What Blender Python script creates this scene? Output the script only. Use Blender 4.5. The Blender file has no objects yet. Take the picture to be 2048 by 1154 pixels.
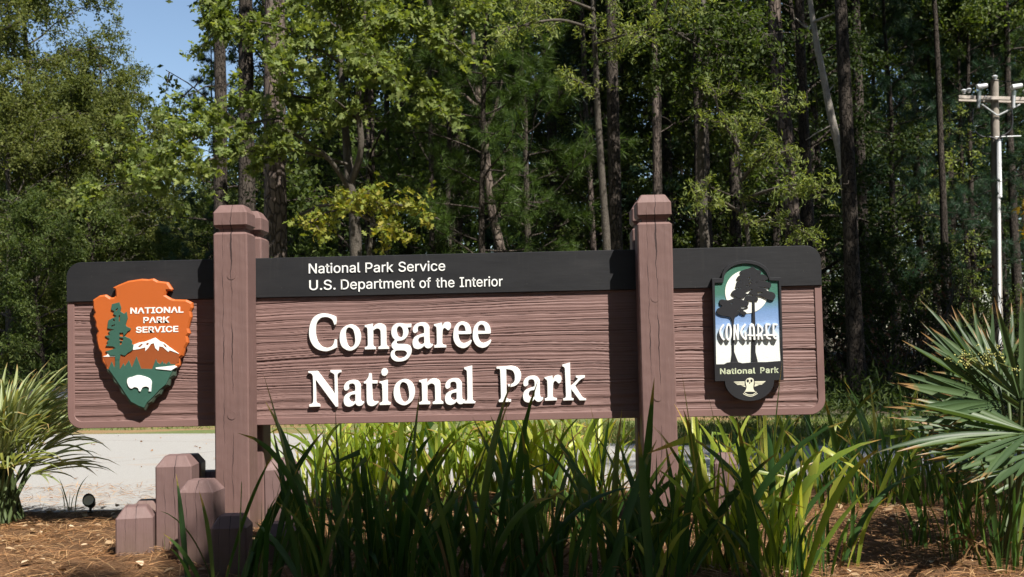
import bpy, bmesh, math, random
import numpy as np
from mathutils import Vector, Matrix, noise
R = math.radians
sc = bpy.context.scene
C = sc.collection
rnd = random.Random(7)
rng = np.random.default_rng(11)

# ------------------------------------------------------------------ camera
F_PX, CAM, YAW, PITCH, ROLL = 2266.0, Vector((.307, -6.408, 1.011)), -.0266, .0477, .0210
fw = Vector((math.sin(YAW)*math.cos(PITCH), math.cos(YAW)*math.cos(PITCH), math.sin(PITCH)))
r0 = Vector((math.cos(YAW), -math.sin(YAW), 0)); u0 = r0.cross(fw)
rt = math.cos(ROLL)*r0 - math.sin(ROLL)*u0
up = math.sin(ROLL)*r0 + math.cos(ROLL)*u0
cam = bpy.data.cameras.new('camera'); cam.sensor_width = 36; cam.lens = 36*F_PX/2048
cam.clip_end = 600; cam.clip_start = .05
cam.dof.use_dof = True; cam.dof.focus_distance = 6.3; cam.dof.aperture_fstop = 6.3
cam_o = bpy.data.objects.new('camera', cam); C.objects.link(cam_o)
m = Matrix((rt, up, -fw)).transposed().to_4x4(); m.translation = CAM
cam_o.matrix_world = m; sc.camera = cam_o

# ------------------------------------------------------------------ light
SUN = Vector((.382, -.488, .785)).normalized()
w = bpy.data.worlds.new('World'); sc.world = w; w.use_nodes = True
nt = w.node_tree; bg = nt.nodes['Background']
sky = nt.nodes.new('ShaderNodeTexSky'); sky.sky_type = 'NISHITA'; sky.sun_disc = False
sky.sun_elevation = math.asin(SUN.z); sky.sun_rotation = math.atan2(SUN.x, SUN.y)
sky.air_density = 1.0; sky.dust_density = .4; sky.ozone_density = 1.0
nt.links.new(sky.outputs[0], bg.inputs[0]); bg.inputs[1].default_value = .078
sl = bpy.data.lights.new('sun', 'SUN'); sl.energy = 5.0; sl.angle = R(.53); sl.color = (1, .955, .87)
so = bpy.data.objects.new('sun', sl); C.objects.link(so)
so.rotation_euler = SUN.to_track_quat('Z', 'Y').to_euler(); so.location = SUN*40
sc.view_settings.view_transform = 'Standard'; sc.view_settings.look = 'None'
sc.view_settings.exposure = .92; sc.view_settings.gamma = 1; sc.view_settings.use_curve_mapping = False
sc.cycles.max_bounces = 6; sc.cycles.diffuse_bounces = 2; sc.cycles.transmission_bounces = 3
sc.cycles.glossy_bounces = 2; sc.cycles.transparent_max_bounces = 4
sc.cycles.use_adaptive_sampling = True; sc.cycles.adaptive_threshold = .02

# ------------------------------------------------------------------ measuring helpers (photo pixel -> point of a real plane)
def ray(px, py):
    return (fw*F_PX + rt*(px-1024) - up*(py-577)).normalized()
def at_y(px, py, Y):
    d = ray(px, py); return CAM + d*((Y-CAM.y)/d.y)
def at_d(px, py, D):
    return at_y(px, py, CAM.y + D)
def ground(px, py, z=0):
    d = ray(px, py); return CAM + d*((z-CAM.z)/d.z)

# ------------------------------------------------------------------ tagging / linking
def tag(o, label=None, cat=None, group=None, kind=None):
    if label: o['label'] = label
    if cat: o['category'] = cat
    if group: o['group'] = group
    if kind: o['kind'] = kind
    return o
def link(name, me, mat=None, parent=None, loc=None):
    o = bpy.data.objects.new(name, me); C.objects.link(o)
    if mat and me and not me.materials: me.materials.append(mat)
    if parent: o.parent = parent
    if loc is not None: o.location = loc
    return o
def empty(name, loc=(0, 0, 0), rz=0):
    o = bpy.data.objects.new(name, None); C.objects.link(o); o.location = loc; o.rotation_euler = (0, 0, rz)
    o.empty_display_size = .1
    return o
def copy_tree(o, parent=None):
    c = o.copy(); C.objects.link(c)
    if parent: c.parent = parent
    for ch in [x for x in KIDS.get(o.name, [])]:
        copy_tree(ch, c)
    return c
KIDS = {}
def kid(parent, o):
    KIDS.setdefault(parent.name, []).append(o); return o

def mesh_np(name, V, polys, smooth=False):
    """V (n,3); polys: list of int arrays (m,k)"""
    me = bpy.data.meshes.new(name); V = np.asarray(V, np.float32)
    me.vertices.add(len(V)); me.vertices.foreach_set('co', V.ravel())
    polys = [np.asarray(p, np.int32) for p in polys if len(p)]
    nl = sum(p.size for p in polys); npoly = sum(len(p) for p in polys)
    me.loops.add(nl); me.polygons.add(npoly)
    me.loops.foreach_set('vertex_index', np.concatenate([p.ravel() for p in polys]))
    tot = np.concatenate([np.full(len(p), p.shape[1], np.int32) for p in polys])
    st = np.concatenate([[0], np.cumsum(tot)[:-1]]).astype(np.int32)
    me.polygons.foreach_set('loop_start', st)
    if smooth: me.polygons.foreach_set('use_smooth', np.ones(npoly, bool))
    me.update(calc_edges=True)
    return me
def from_bm(name, bm, smooth=False):
    me = bpy.data.meshes.new(name); bm.normal_update(); bm.to_mesh(me); bm.free()
    if smooth:
        for p in me.polygons: p.use_smooth = True
    return me

class TB:
    """collects tubes"""
    def __init__(s): s.V = []; s.Q = []; s.n = 0
    def tube(s, P, rad, k=6, cap=False, rough=0, rg=None):
        P = np.asarray(P, float); n = len(P); rad = np.broadcast_to(np.asarray(rad, float), (n,))
        T = np.gradient(P, axis=0); T /= np.linalg.norm(T, axis=1)[:, None]+1e-9
        a = np.array([1., 0, 0]) if abs(T[0][0]) < .8 else np.array([0, 1., 0])
        U = np.cross(T, a); U /= np.linalg.norm(U, axis=1)[:, None]+1e-9; W = np.cross(T, U)
        th = np.arange(k)*2*math.pi/k
        rr = rad[:, None]*np.ones(k)
        if rough: rr = rr*(1+rough*(rg or rng).standard_normal((n, k)))
        V = P[:, None]+rr[..., None]*(np.cos(th)[None, :, None]*U[:, None]+np.sin(th)[None, :, None]*W[:, None])
        i = np.arange(n-1)[:, None]*k; j = np.arange(k)[None]; j2 = (j+1) % k
        Q = np.stack([i+j, i+j2, i+k+j2, i+k+j], -1).reshape(-1, 4)+s.n
        s.V.append(V.reshape(-1, 3)); s.Q.append(Q); s.n += n*k
        if cap:
            c = V[-1].mean(0)[None]; s.V.append(c); b = s.n-k
            s.Q.append(np.stack([b+np.arange(k), b+(np.arange(k)+1) % k, np.full(k, s.n), np.full(k, s.n)], -1)[:, :4]) if False else None
            s.V.pop()
    def mesh(s, name, smooth=True):
        return mesh_np(name, np.concatenate(s.V), [np.concatenate(s.Q)], smooth)

def box_bm(bm, x0, x1, y0, y1, z0, z1, ch=0):
    M = Matrix.Translation(((x0+x1)/2, (y0+y1)/2, (z0+z1)/2)) @ Matrix.Diagonal((x1-x0, y1-y0, z1-z0, 1))
    g = bmesh.ops.create_cube(bm, size=1, matrix=M)
    if ch:
        es = {e for v in g['verts'] for e in v.link_edges}
        bmesh.ops.bevel(bm, geom=list(es), offset=ch, segments=1, affect='EDGES')
def cyl_bm(bm, p, q, r, k=16, r2=None):
    p, q = Vector(p), Vector(q); d = q-p
    M = Matrix.Translation((p+q)/2) @ d.to_track_quat('Z', 'Y').to_matrix().to_4x4()
    return bmesh.ops.create_cone(bm, cap_ends=True, segments=k, radius1=r, radius2=r if r2 is None else r2, depth=d.length, matrix=M)

# ------------------------------------------------------------------ materials
def nodes(name):
    m = bpy.data.materials.new(name); m.use_nodes = True
    n = m.node_tree; return m, n, n.nodes['Principled BSDF']
def N(n, t, **k):
    x = n.nodes.new(t)
    for a, b in k.items():
        if a in x.inputs.keys() if hasattr(x.inputs, 'keys') else False: x.inputs[a].default_value = b
        else: setattr(x, a, b)
    return x
def L(n, a, b): n.links.new(a, b)
def ramp(n, fac, stops, interp='LINEAR'):
    r = n.nodes.new('ShaderNodeValToRGB'); L(n, fac, r.inputs[0]); e = r.color_ramp.elements
    r.color_ramp.interpolation = interp
    while len(e) < len(stops): e.new(.5)
    for k, (p, c) in zip(e, stops): k.position = p; k.color = (*c, 1) if len(c) == 3 else c
    return r.outputs[0]
def noise_t(n, vec, scale, detail=4, rough=.55, dist=0):
    x = n.nodes.new('ShaderNodeTexNoise'); x.inputs['Scale'].default_value = scale; x.inputs['Detail'].default_value = detail
    x.inputs['Roughness'].default_value = rough; x.inputs['Distortion'].default_value = dist
    if vec is not None: L(n, vec, x.inputs['Vector'])
    return x.outputs['Fac']
def mapping(n, vec, scale=(1, 1, 1), rot=(0, 0, 0)):
    x = n.nodes.new('ShaderNodeMapping'); x.inputs['Scale'].default_value = scale; x.inputs['Rotation'].default_value = rot
    L(n, vec, x.inputs['Vector']); return x.outputs[0]
def bump(n, h, st=.3, dist=.01, prev=None):
    x = n.nodes.new('ShaderNodeBump'); x.inputs['Strength'].default_value = st; x.inputs['Distance'].default_value = dist
    L(n, h, x.inputs['Height'])
    if prev: L(n, prev, x.inputs['Normal'])
    return x.outputs[0]
def mixc(n, fac, a, b, mode='MIX'):
    x = n.nodes.new('ShaderNodeMix'); x.data_type = 'RGBA'; x.blend_type = mode
    for s, v in ((0, fac), (6, a), (7, b)):
        if hasattr(v, 'node'): L(n, v, x.inputs[s])
        else: x.inputs[s].default_value = v if s == 0 else (*v, 1)
    return x.outputs[2]
def math_n(n, op, a, b=0.):
    x = n.nodes.new('ShaderNodeMath'); x.operation = op
    for i, v in enumerate((a, b)):
        if hasattr(v, 'node'): L(n, v, x.inputs[i])
        else: x.inputs[i].default_value = v
    return x.outputs[0]
def objco(n): return n.nodes.new('ShaderNodeTexCoord').outputs['Object']
def geopos(n): return n.nodes.new('ShaderNodeNewGeometry').outputs['Position']

def paint(name, col, rough=.5, spec=.4, grain=30, gst=.08, var=.12):
    m, n, b = nodes(name); v = objco(n)
    f = noise_t(n, v, 3, 6, .65)
    c2 = tuple(c*(1-var) for c in col); c3 = tuple(min(1, c*(1+var)) for c in col)
    L(n, ramp(n, f, [(.3, c2), (.7, c3)]), b.inputs['Base Color'])
    b.inputs['Roughness'].default_value = rough; b.inputs['Specular IOR Level'].default_value = spec
    L(n, bump(n, noise_t(n, v, grain, 5), gst, .004), b.inputs['Normal'])
    return m
def wood_paint(name, col, cracks=True):
    m, n, b = nodes(name); v = objco(n)
    big = noise_t(n, v, 2.2, 6, .7); fine = noise_t(n, mapping(n, v, (40, 40, 2.2)), 1, 5, .6)
    base = ramp(n, big, [(.25, tuple(c*.82 for c in col)), (.5, col), (.8, tuple(c*1.18+.012 for c in col))])
    base = mixc(n, math_n(n, 'MULTIPLY', fine, .6), base, tuple(c*.62 for c in col))
    # chalky streaks and scuffs of weathered paint
    scuff = ramp(n, noise_t(n, mapping(n, v, (9, 9, 1.1)), 2.5, 8, .75), [(.60, (0, 0, 0)), (.72, (1, 1, 1))])
    base = mixc(n, math_n(n, 'MULTIPLY', scuff, .35), base, (.34, .24, .24))
    hgt = math_n(n, 'MULTIPLY', fine, .6)
    if cracks:
        sp = n.nodes.new('ShaderNodeSeparateXYZ'); L(n, v, sp.inputs[0])
        wob = noise_t(n, mapping(n, v, (.4, .4, 3)), 1.5, 4, .6)
        for off, seed, wd in ((.006, 0, .0011), (-.041, 3.3, .0006)):
            wv = math_n(n, 'MULTIPLY', math_n(n, 'SUBTRACT', wob, .5), .05)
            d = math_n(n, 'ABSOLUTE', math_n(n, 'SUBTRACT', math_n(n, 'SUBTRACT', sp.outputs[0], off), wv))
            presence = noise_t(n, mapping(n, v, (0.01, .01, 1.3)), 1.7+seed*.3, 2, .5)
            wdt = math_n(n, 'MULTIPLY', math_n(n, 'SUBTRACT', presence, .44), wd*22)
            k = math_n(n, 'LESS_THAN', d, wdt)
            base = mixc(n, k, base, (.035, .02, .02)); hgt = math_n(n, 'SUBTRACT', hgt, math_n(n, 'MULTIPLY', k, .9))
    kv = n.nodes.new('ShaderNodeTexVoronoi'); kv.inputs['Scale'].default_value = 2.6; kv.inputs['Randomness'].default_value = 1
    L(n, mapping(n, v, (1.3, 1.3, .55)), kv.inputs['Vector'])
    kn = ramp(n, kv.outputs['Distance'], [(.0, (1, 1, 1)), (.045, (1, 1, 1)), (.075, (0, 0, 0))])
    kr = n.nodes.new('ShaderNodeTexWave'); kr.wave_type = 'RINGS'; kr.inputs['Scale'].default_value = 30
    base = mixc(n, math_n(n, 'MULTIPLY', kn, .45), base, (.07, .042, .038)); hgt = math_n(n, 'SUBTRACT', hgt, math_n(n, 'MULTIPLY', kn, .35))
    drip = ramp(n, noise_t(n, mapping(n, v, (14, 14, .7)), 1.6, 6, .7), [(.55, (0, 0, 0)), (.75, (1, 1, 1))])
    base = mixc(n, math_n(n, 'MULTIPLY', drip, .30), base, (.085, .055, .050))
    spz = n.nodes.new('ShaderNodeSeparateXYZ'); L(n, v, spz.inputs[0])
    soil = math_n(n, 'ADD', spz.outputs[2], math_n(n, 'MULTIPLY', noise_t(n, v, 9, 5, .7), .22))
    base = mixc(n, ramp(n, soil, [(.10, (.7, .7, .7)), (.26, (0, 0, 0))]), base, (.11, .075, .05))   # soil splashed up from the bed
    # diagonal band-saw marks
    wv = n.nodes.new('ShaderNodeTexWave'); wv.inputs['Scale'].default_value = 4.5; wv.inputs['Distortion'].default_value = 7
    wv.inputs['Detail'].default_value = 3; wv.inputs['Detail Scale'].default_value = 1.2
    L(n, mapping(n, v, (1, 1, 1), (0, R(62), 0)), wv.inputs['Vector'])
    bn = bump(n, wv.outputs['Fac'], .06, .006)
    bn = bump(n, hgt, .9, .005, bn)
    L(n, base, b.inputs['Base Color']); L(n, bn, b.inputs['Normal'])
    b.inputs['Roughness'].default_value = .62; b.inputs['Specular IOR Level'].default_value = .35
    return m
def leafmat(name, cols, trans, tf=.4, rough=.45, spec=.35, var_scale=0):
    """cols: ramp stops over a random value per leaf"""
    m, n, b = nodes(name)
    g = n.nodes.new('ShaderNodeNewGeometry'); oi = n.nodes.new('ShaderNodeObjectInfo')
    f = g.outputs['Random Per Island']
    if var_scale:
        f = math_n(n, 'ADD', math_n(n, 'MULTIPLY', f, .55), math_n(n, 'MULTIPLY', noise_t(n, g.outputs['Position'], var_scale, 3), .45))
    f = math_n(n, 'ADD', math_n(n, 'MULTIPLY', f, .75), math_n(n, 'MULTIPLY', oi.outputs['Random'], .25))
    c = ramp(n, f, cols)
    L(n, c, b.inputs['Base Color']); b.inputs['Roughness'].default_value = rough; b.inputs['Specular IOR Level'].default_value = spec
    t = n.nodes.new('ShaderNodeBsdfTranslucent'); L(n, mixc(n, 1., c, trans, 'MULTIPLY'), t.inputs['Color'])
    mx = n.nodes.new('ShaderNodeMixShader'); mx.inputs[0].default_value = tf
    L(n, b.outputs[0], mx.inputs[1]); L(n, t.outputs[0], mx.inputs[2]); L(n, mx.outputs[0], n.nodes['Material Output'].inputs[0])
    return m
def blademat(name, cols, tf=.45, rg_=.38, sp__=.45, tip=(.30, .22, .05), mid=(1.25, 1.2, 1.1)):
    """strap leaf: object z runs along it through the attribute 'u' (0 base .. 1 tip)"""
    m, n, b = nodes(name)
    oi = n.nodes.new('ShaderNodeObjectInfo'); at = n.nodes.new('ShaderNodeAttribute'); at.attribute_name = 'u'
    c = ramp(n, oi.outputs['Random'], cols)
    st = noise_t(n, mapping(n, objco(n), (160, 160, 3)), 1, 3)
    c = mixc(n, math_n(n, 'MULTIPLY', st, .3), c, (.02, .035, .01))
    blot = noise_t(n, objco(n), 14, 3)
    tipf = math_n(n, 'ADD', at.outputs['Fac'], math_n(n, 'MULTIPLY', math_n(n, 'SUBTRACT', blot, .5), .5))
    tipf = math_n(n, 'ADD', tipf, math_n(n, 'MULTIPLY', oi.outputs['Random'], .12))
    tr = ramp(n, tipf, [(.92, (0, 0, 0)), (1.0, (1, 1, 1))])
    c = mixc(n, tr, c, tip)
    L(n, c, b.inputs['Base Color']); b.inputs['Roughness'].default_value = rg_; b.inputs['Specular IOR Level'].default_value = sp__
    t = n.nodes.new('ShaderNodeBsdfTranslucent'); L(n, mixc(n, 1., c, (1.5, 1.5, .6), 'MULTIPLY'), t.inputs['Color'])
    mx = n.nodes.new('ShaderNodeMixShader'); mx.inputs[0].default_value = tf
    L(n, bump(n, st, .25, .001), b.inputs['Normal'])
    L(n, b.outputs[0], mx.inputs[1]); L(n, t.outputs[0], mx.inputs[2]); L(n, mx.outputs[0], n.nodes['Material Output'].inputs[0])
    return m
def barkmat(name, dark, light, sc_=1., plates=True):
    m, n, b = nodes(name); v = objco(n)
    vo = n.nodes.new('ShaderNodeTexVoronoi'); vo.feature = 'DISTANCE_TO_EDGE'; vo.inputs['Scale'].default_value = 9*sc_
    vv = mapping(n, v, (1, 1, .38)); dn = n.nodes.new('ShaderNodeTexNoise'); dn.inputs['Scale'].default_value = 6*sc_
    L(n, vv, dn.inputs['Vector']); L(n, mixc(n, .12, vv, dn.outputs['Color']), vo.inputs['Vector'])
    f = ramp(n, vo.outputs['Distance'], [(0, (0, 0, 0)), (.12, (1, 1, 1))])
    nz = noise_t(n, mapping(n, v, (1, 1, .5)), 14*sc_, 8, .7)
    big = noise_t(n, v, 1.3, 4)
    c = ramp(n, math_n(n, 'ADD', math_n(n, 'MULTIPLY', nz, .6), math_n(n, 'MULTIPLY', big, .4)), [(.3, dark), (.7, light)])
    c = mixc(n, math_n(n, 'MULTIPLY', math_n(n, 'SUBTRACT', 1., f), .8 if plates else .25), c, tuple(k*.4 for k in dark))
    L(n, c, b.inputs['Base Color']); b.inputs['Roughness'].default_value = .9; b.inputs['Specular IOR Level'].default_value = .15
    bn = bump(n, f, .9 if plates else .3, .03); bn = bump(n, nz, .6, .02, bn); L(n, bn, b.inputs['Normal'])
    return m

BROWN = (.176, .104, .094)
M = {}
M['brown'] = wood_paint('brown_post_paint', BROWN)
M['stub'] = wood_paint('brown_stub_paint', (.178, .110, .103))
def panel_mat():
    m, n, b = nodes('carved_panel_paint'); v = objco(n)
    a = n.nodes.new('ShaderNodeAttribute'); a.attribute_name = 'h'
    f = noise_t(n, v, 2.0, 6, .7); f2 = noise_t(n, mapping(n, v, (3, 1, 60)), 1, 5, .6)
    c = ramp(n, f, [(.25, (.150, .088, .079)), (.55, (.196, .116, .104)), (.8, (.240, .146, .130))])
    c = mixc(n, math_n(n, 'MULTIPLY', f2, .25), c, (.15, .085, .08))
    dark_mask = ramp(n, a.outputs['Fac'], [(0, (1, 1, 1)), (.45, (0, 0, 0))])  # tone gets darker towards the bottom of the carved grooves
    c = mixc(n, math_n(n, 'MULTIPLY', dark_mask, .38), c, (.07, .04, .038))
    L(n, c, b.inputs['Base Color']); b.inputs['Roughness'].default_value = .6; b.inputs['Specular IOR Level'].default_value = .35
    L(n, bump(n, noise_t(n, mapping(n, v, (14, 1, 130)), 1, 6, .7), .35, .003), b.inputs['Normal'])
    return m
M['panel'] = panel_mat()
M['rim'] = paint('brown_rim_paint', (.188, .110, .100), .55, .35, 60, .06, .08)
def band_mat():
    m, n, b = nodes('black_band_paint'); v = objco(n)
    f = noise_t(n, mapping(n, v, (1.2, 1, 4)), 2.2, 7, .7); sp_ = noise_t(n, v, 55, 3, .6); st = noise_t(n, mapping(n, v, (22, 1, 1.5)), 1.5, 5, .6)
    c = ramp(n, f, [(.3, (.013, .013, .015)), (.6, (.020, .020, .022)), (.8, (.032, .031, .032))])
    c = mixc(n, ramp(n, sp_, [(.72, (0, 0, 0)), (.76, (.5, .5, .5))]), c, (.10, .095, .085))
    c = mixc(n, ramp(n, st, [(.58, (0, 0, 0)), (.8, (.4, .4, .4))]), c, (.050, .047, .044))
    L(n, c, b.inputs['Base Color']); b.inputs['Roughness'].default_value = .5; b.inputs['Specular IOR Level'].default_value = .35
    L(n, bump(n, noise_t(n, mapping(n, v, (6, 1, 60)), 1, 6, .7), .25, .003), b.inputs['Normal']); return m
M['black'] = band_mat()
M['letter'] = paint('white_letter_paint', (.82, .82, .80), .45, .4, 30, .03, .02)
M['orange'] = paint('orange_emblem_paint', (.47, .105, .016), .5, .35, 40, .06, .08)
M['rust'] = paint('dark_orange_emblem_paint', (.26, .066, .018), .55, .3, 40, .06, .08)
M['green'] = paint('green_emblem_paint', (.036, .100, .074), .5, .35, 50, .12, .1)
M['black2'] = paint('black_plaque_paint', (.019, .019, .022), .45, .4, 50, .1, .15)
M['cream'] = paint('cream_plaque_paint', (.66, .64, .50), .5, .35, 60, .1, .15)
M['cream_text'] = paint('pale_green_plaque_paint', (.50, .54, .38), .5, .35, 60, .1, .2)
M['moon'] = paint('moon_paint', (.80, .80, .73), .5, .35, 60, .08, .05)
def picture_mat():
    m, n, b = nodes('plaque_picture_paint'); v = objco(n); sp = n.nodes.new('ShaderNodeSeparateXYZ'); L(n, v, sp.inputs[0])
    nz = noise_t(n, mapping(n, v, (8, 1, 30)), 3, 5, .6)
    z = math_n(n, 'ADD', sp.outputs[2], math_n(n, 'MULTIPLY', math_n(n, 'SUBTRACT', nz, .5), .045))
    mr = n.nodes.new('ShaderNodeMapRange'); L(n, z, mr.inputs[0]); mr.inputs[1].default_value = ZP0; mr.inputs[2].default_value = ZP1
    c = ramp(n, mr.outputs[0], [(.0, (.76, .77, .70)), (.19, (.74, .77, .74)), (.29, (.44, .54, .64)), (.40, (.20, .31, .54)), (.52, (.15, .26, .48)), (.62, (.09, .20, .24)), (.70, (.045, .15, .11)), (1, (.035, .13, .085))])
    L(n, c, b.inputs['Base Color']); b.inputs['Roughness'].default_value = .5
    L(n, bump(n, noise_t(n, mapping(n, v, (60, 1, 160)), 1, 5, .7), .5, .003), b.inputs['Normal'])
    return m

# ------------------------------------------------------------------ outlines
def smooth_loop(pts, step=4, closed=True):
    """points (x,y) are smooth, (x,y,1) are corners; Catmull-Rom between them"""
    n = len(pts); out = []
    P = [np.array(p[:2], float) for p in pts]; cr = [len(p) > 2 for p in pts]
    for i in range(n if closed else n-1):
        a, b = P[i], P[(i+1) % n]
        if cr[i] and cr[(i+1) % n]: out.append(a); continue
        ta = (b-a)*.5 if cr[i] else (b-P[i-1])*.5
        tb = (b-a)*.5 if cr[(i+1) % n] else (P[(i+2) % n]-a)*.5
        ln = np.linalg.norm(b-a); ta = ta*min(1, ln/(np.linalg.norm(ta)+1e-6)); tb = tb*min(1, ln/(np.linalg.norm(tb)+1e-6))
        for k in range(step):
            t = k/step; h = (2*t**3-3*t**2+1, t**3-2*t**2+t, -2*t**3+3*t**2, t**3-t**2)
            out.append(h[0]*a+h[1]*ta+h[2]*b+h[3]*tb)
    return out
class Z:
    """one enlargement of the photograph: its origin and scale"""
    def __init__(s, ox, oy, k): s.o = (ox, oy); s.k = k
    def __call__(s, p, dx=0, dy=0): return (s.o[0]+(p[0]+dx)/s.k, s.o[1]+(p[1]+dy)/s.k)+tuple(p[2:])
def extrude_loops(name, loops, y_front, y_back, mat, parent, bevel=0., smooth=0, pix=True):
    """loops in photo pixels (pix) or board metres (x,z); first is the outline, the others holes; solid between y_front and y_back"""
    cu = bpy.data.curves.new(name, 'CURVE'); cu.dimensions = '2D'; cu.fill_mode = 'BOTH'
    for lp in loops:
        if smooth: lp = smooth_loop(lp, smooth)
        if pix: q = [at_y(p[0], p[1], y_front) for p in lp]; q = [(a.x, a.z) for a in q]
        else: q = [(p[0], p[1]) for p in lp]
        s = cu.splines.new('POLY'); s.points.add(len(q)-1); s.use_cyclic_u = True
        for k, a in enumerate(q): s.points[k].co = (a[0], a[1], 0, 1)
    th = (y_back-y_front)
    cu.extrude = max(th/2-bevel, .0001); cu.bevel_depth = bevel; cu.bevel_resolution = 0; cu.offset = -bevel
    t = bpy.data.objects.new('tmp', cu); C.objects.link(t)
    dg = bpy.context.evaluated_depsgraph_get()
    me = bpy.data.meshes.new_from_object(t.evaluated_get(dg)); me.name = name
    bpy.data.objects.remove(t); bpy.data.curves.remove(cu)
    yc = (y_front+y_back)/2
    co = np.empty(len(me.vertices)*3); me.vertices.foreach_get('co', co); co = co.reshape(-1, 3)
    nv = np.stack([co[:, 0], yc-co[:, 2], co[:, 1]], -1)
    me.vertices.foreach_set('co', nv.ravel()); me.materials.clear(); me.update()
    bm = bmesh.new(); bm.from_mesh(me); bmesh.ops.remove_doubles(bm, verts=bm.verts, dist=1e-5); bmesh.ops.recalc_face_normals(bm, faces=bm.faces)
    bm.to_mesh(me); bm.free()
    for p in me.polygons: p.use_smooth = False
    return link(name, me, mat, parent)
def stroke(pts, w_):
    P = np.array(smooth_loop(pts, 5, False)+[np.array(pts[-1][:2], float)]); T = np.gradient(P, axis=0); T /= np.linalg.norm(T, axis=1)[:, None]+1e-9
    Nn = np.stack([-T[:, 1], T[:, 0]], -1)*w_/2
    return [tuple(a) for a in np.concatenate([P+Nn, (P-Nn)[::-1]])]
FONT = None
try:
    FONT = bpy.data.fonts.load(bpy.utils.system_resource('DATAFILES', path='fonts')+'/Inter.woff2')   # the sans-serif that ships with Blender
except Exception: pass
_c = bpy.data.curves.new('probe', 'FONT'); _c.body = 'N'; _c.size = 1
if FONT: _c.font = FONT
_t = bpy.data.objects.new('probe', _c); C.objects.link(_t); bpy.context.view_layer.update()
CAPH = _t.dimensions.y; bpy.data.objects.remove(_t); bpy.data.curves.remove(_c)
def text_part(name, s, px0, px1, py_base, cap_px, y_front, th, mat, parent, bold=0., spacing=1.):
    """lettering fitted between two photo columns on the board, baseline at px0"""
    cu = bpy.data.curves.new(name, 'FONT'); cu.body = s; cu.size = 1; cu.extrude = .02; cu.offset = bold; cu.space_character = spacing
    cu.resolution_u = 3
    if FONT: cu.font = FONT
    t = bpy.data.objects.new('tmp', cu); C.objects.link(t)
    dg = bpy.context.evaluated_depsgraph_get(); me = bpy.data.meshes.new_from_object(t.evaluated_get(dg)); me.name = name
    bpy.data.objects.remove(t); bpy.data.curves.remove(cu)
    co = np.empty(len(me.vertices)*3); me.vertices.foreach_get('co', co); co = co.reshape(-1, 3)
    a, b = at_y(px0, py_base, y_front), at_y(px1, py_base, y_front)
    x0, x1 = co[:, 0].min(), co[:, 0].max(); sx = (b.x-a.x)/(x1-x0)
    sz = cap_px/F_PX*(y_front-CAM.y)/CAPH
    zc = co[:, 2].copy(); zf = zc > 0
    nv = np.stack([a.x+(co[:, 0]-x0)*sx, np.where(zf, y_front, y_front+th), a.z+co[:, 1]*sz], -1)
    me.vertices.foreach_set('co', nv.ravel()); me.materials.clear(); me.update()
    return link(name, me, mat, parent)

# =================================================================== THE SIGN
BX0, BX1, ZT, ZB, ZS = -2.411, 1.877, 1.5216, .5737, 1.296
PL, PR, PW, ZP, YB = -1.509, .835, .19, 1.8094, .097
sign = empty('park_sign', (0, 0, 0))
tag(sign, 'wide brown carved wooden entrance sign with black top band and white lettering between tall posts', 'sign')
def arc(cx, cz, r, a0, a1, n=8): return [(cx+r*math.cos(R(a0+(a1-a0)*k/n)), cz+r*math.sin(R(a0+(a1-a0)*k/n))) for k in range(n+1)]
RC = .085
# black header band
o = extrude_loops('header_band', [[(BX0, ZS)]+[(BX1, ZS)]+arc(BX1-RC, ZT-RC, RC, 0, 90)+arc(BX0+RC, ZT-RC, RC, 90, 180)], -.010, YB-.001, M['black'], sign, .002, pix=False)
# brown core behind the carved face
o = extrude_loops('board_core', [arc(BX0+RC, ZB+RC, RC, 180, 270)+arc(BX1-RC, ZB+RC, RC, 270, 360)+[(BX1, ZS-.0015), (BX0, ZS-.0015)]], .016, YB, M['rim'], sign, 0, pix=False)
RW = .040
outer = arc(BX0+RC, ZB+RC, RC, 180, 270)+arc(BX1-RC, ZB+RC, RC, 270, 360)
ri = RC-RW
inner = arc(BX1-RC, ZB+RC, ri, 360, 270)+arc(BX0+RC, ZB+RC, ri, 270, 180)
o = extrude_loops('border_rim', [outer+[(BX1, ZS-.002), (BX1-RW, ZS-.002)]+inner+[(BX0+RW, ZS-.002), (BX0, ZS-.002)]], 0, .0155, M['rim'], sign, .0025, pix=False)
# carved face: real relief following a wandering grain
def fbm1(x, seed, octv=4):
    r_ = np.random.default_rng(seed); out = np.zeros_like(x); amp = 1.; f = 1.
    for k in range(octv):
        tb = r_.random(4096); xi = np.floor(x*f).astype(int); t = x*f-xi; t = t*t*(3-2*t)
        out += amp*(tb[xi % 4096]*(1-t)+tb[(xi+1) % 4096]*t-.5); amp *= .5; f *= 2.03
    return out
def vn2(x, y, seed):
    r_ = np.random.default_rng(seed); tb = r_.random((256, 256))
    xi = np.floor(x).astype(int); yi = np.floor(y).astype(int); tx = x-xi; ty = y-yi; tx = tx*tx*(3-2*tx); ty = ty*ty*(3-2*ty)
    g = lambda a, b: tb[a % 256, b % 256]
    return (g(xi, yi)*(1-tx)+g(xi+1, yi)*tx)*(1-ty)+(g(xi, yi+1)*(1-tx)+g(xi+1, yi+1)*tx)*ty-.5
nx, nz_ = 640, 300
gx = np.linspace(BX0+RW-.008, BX1-RW+.008, nx); gz = np.linspace(ZB+RW-.008, ZS-.003, nz_)
X, Zz = np.meshgrid(gx, gz)
plank = np.floor((Zz-ZB)/.238)
warp = .030*vn2(X*.9+plank*3.7, Zz*2.2, 1)+.014*vn2(X*2.6, Zz*7+plank, 2)+.006*vn2(X*7, Zz*22, 3)
warp += .035*np.exp(-((X-BX0-.95)/.5)**2)*(Zz-ZB)
v = Zz+warp
g1 = fbm1(v*46, 5, 3); g2 = fbm1(v*118+3, 6, 2)
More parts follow.
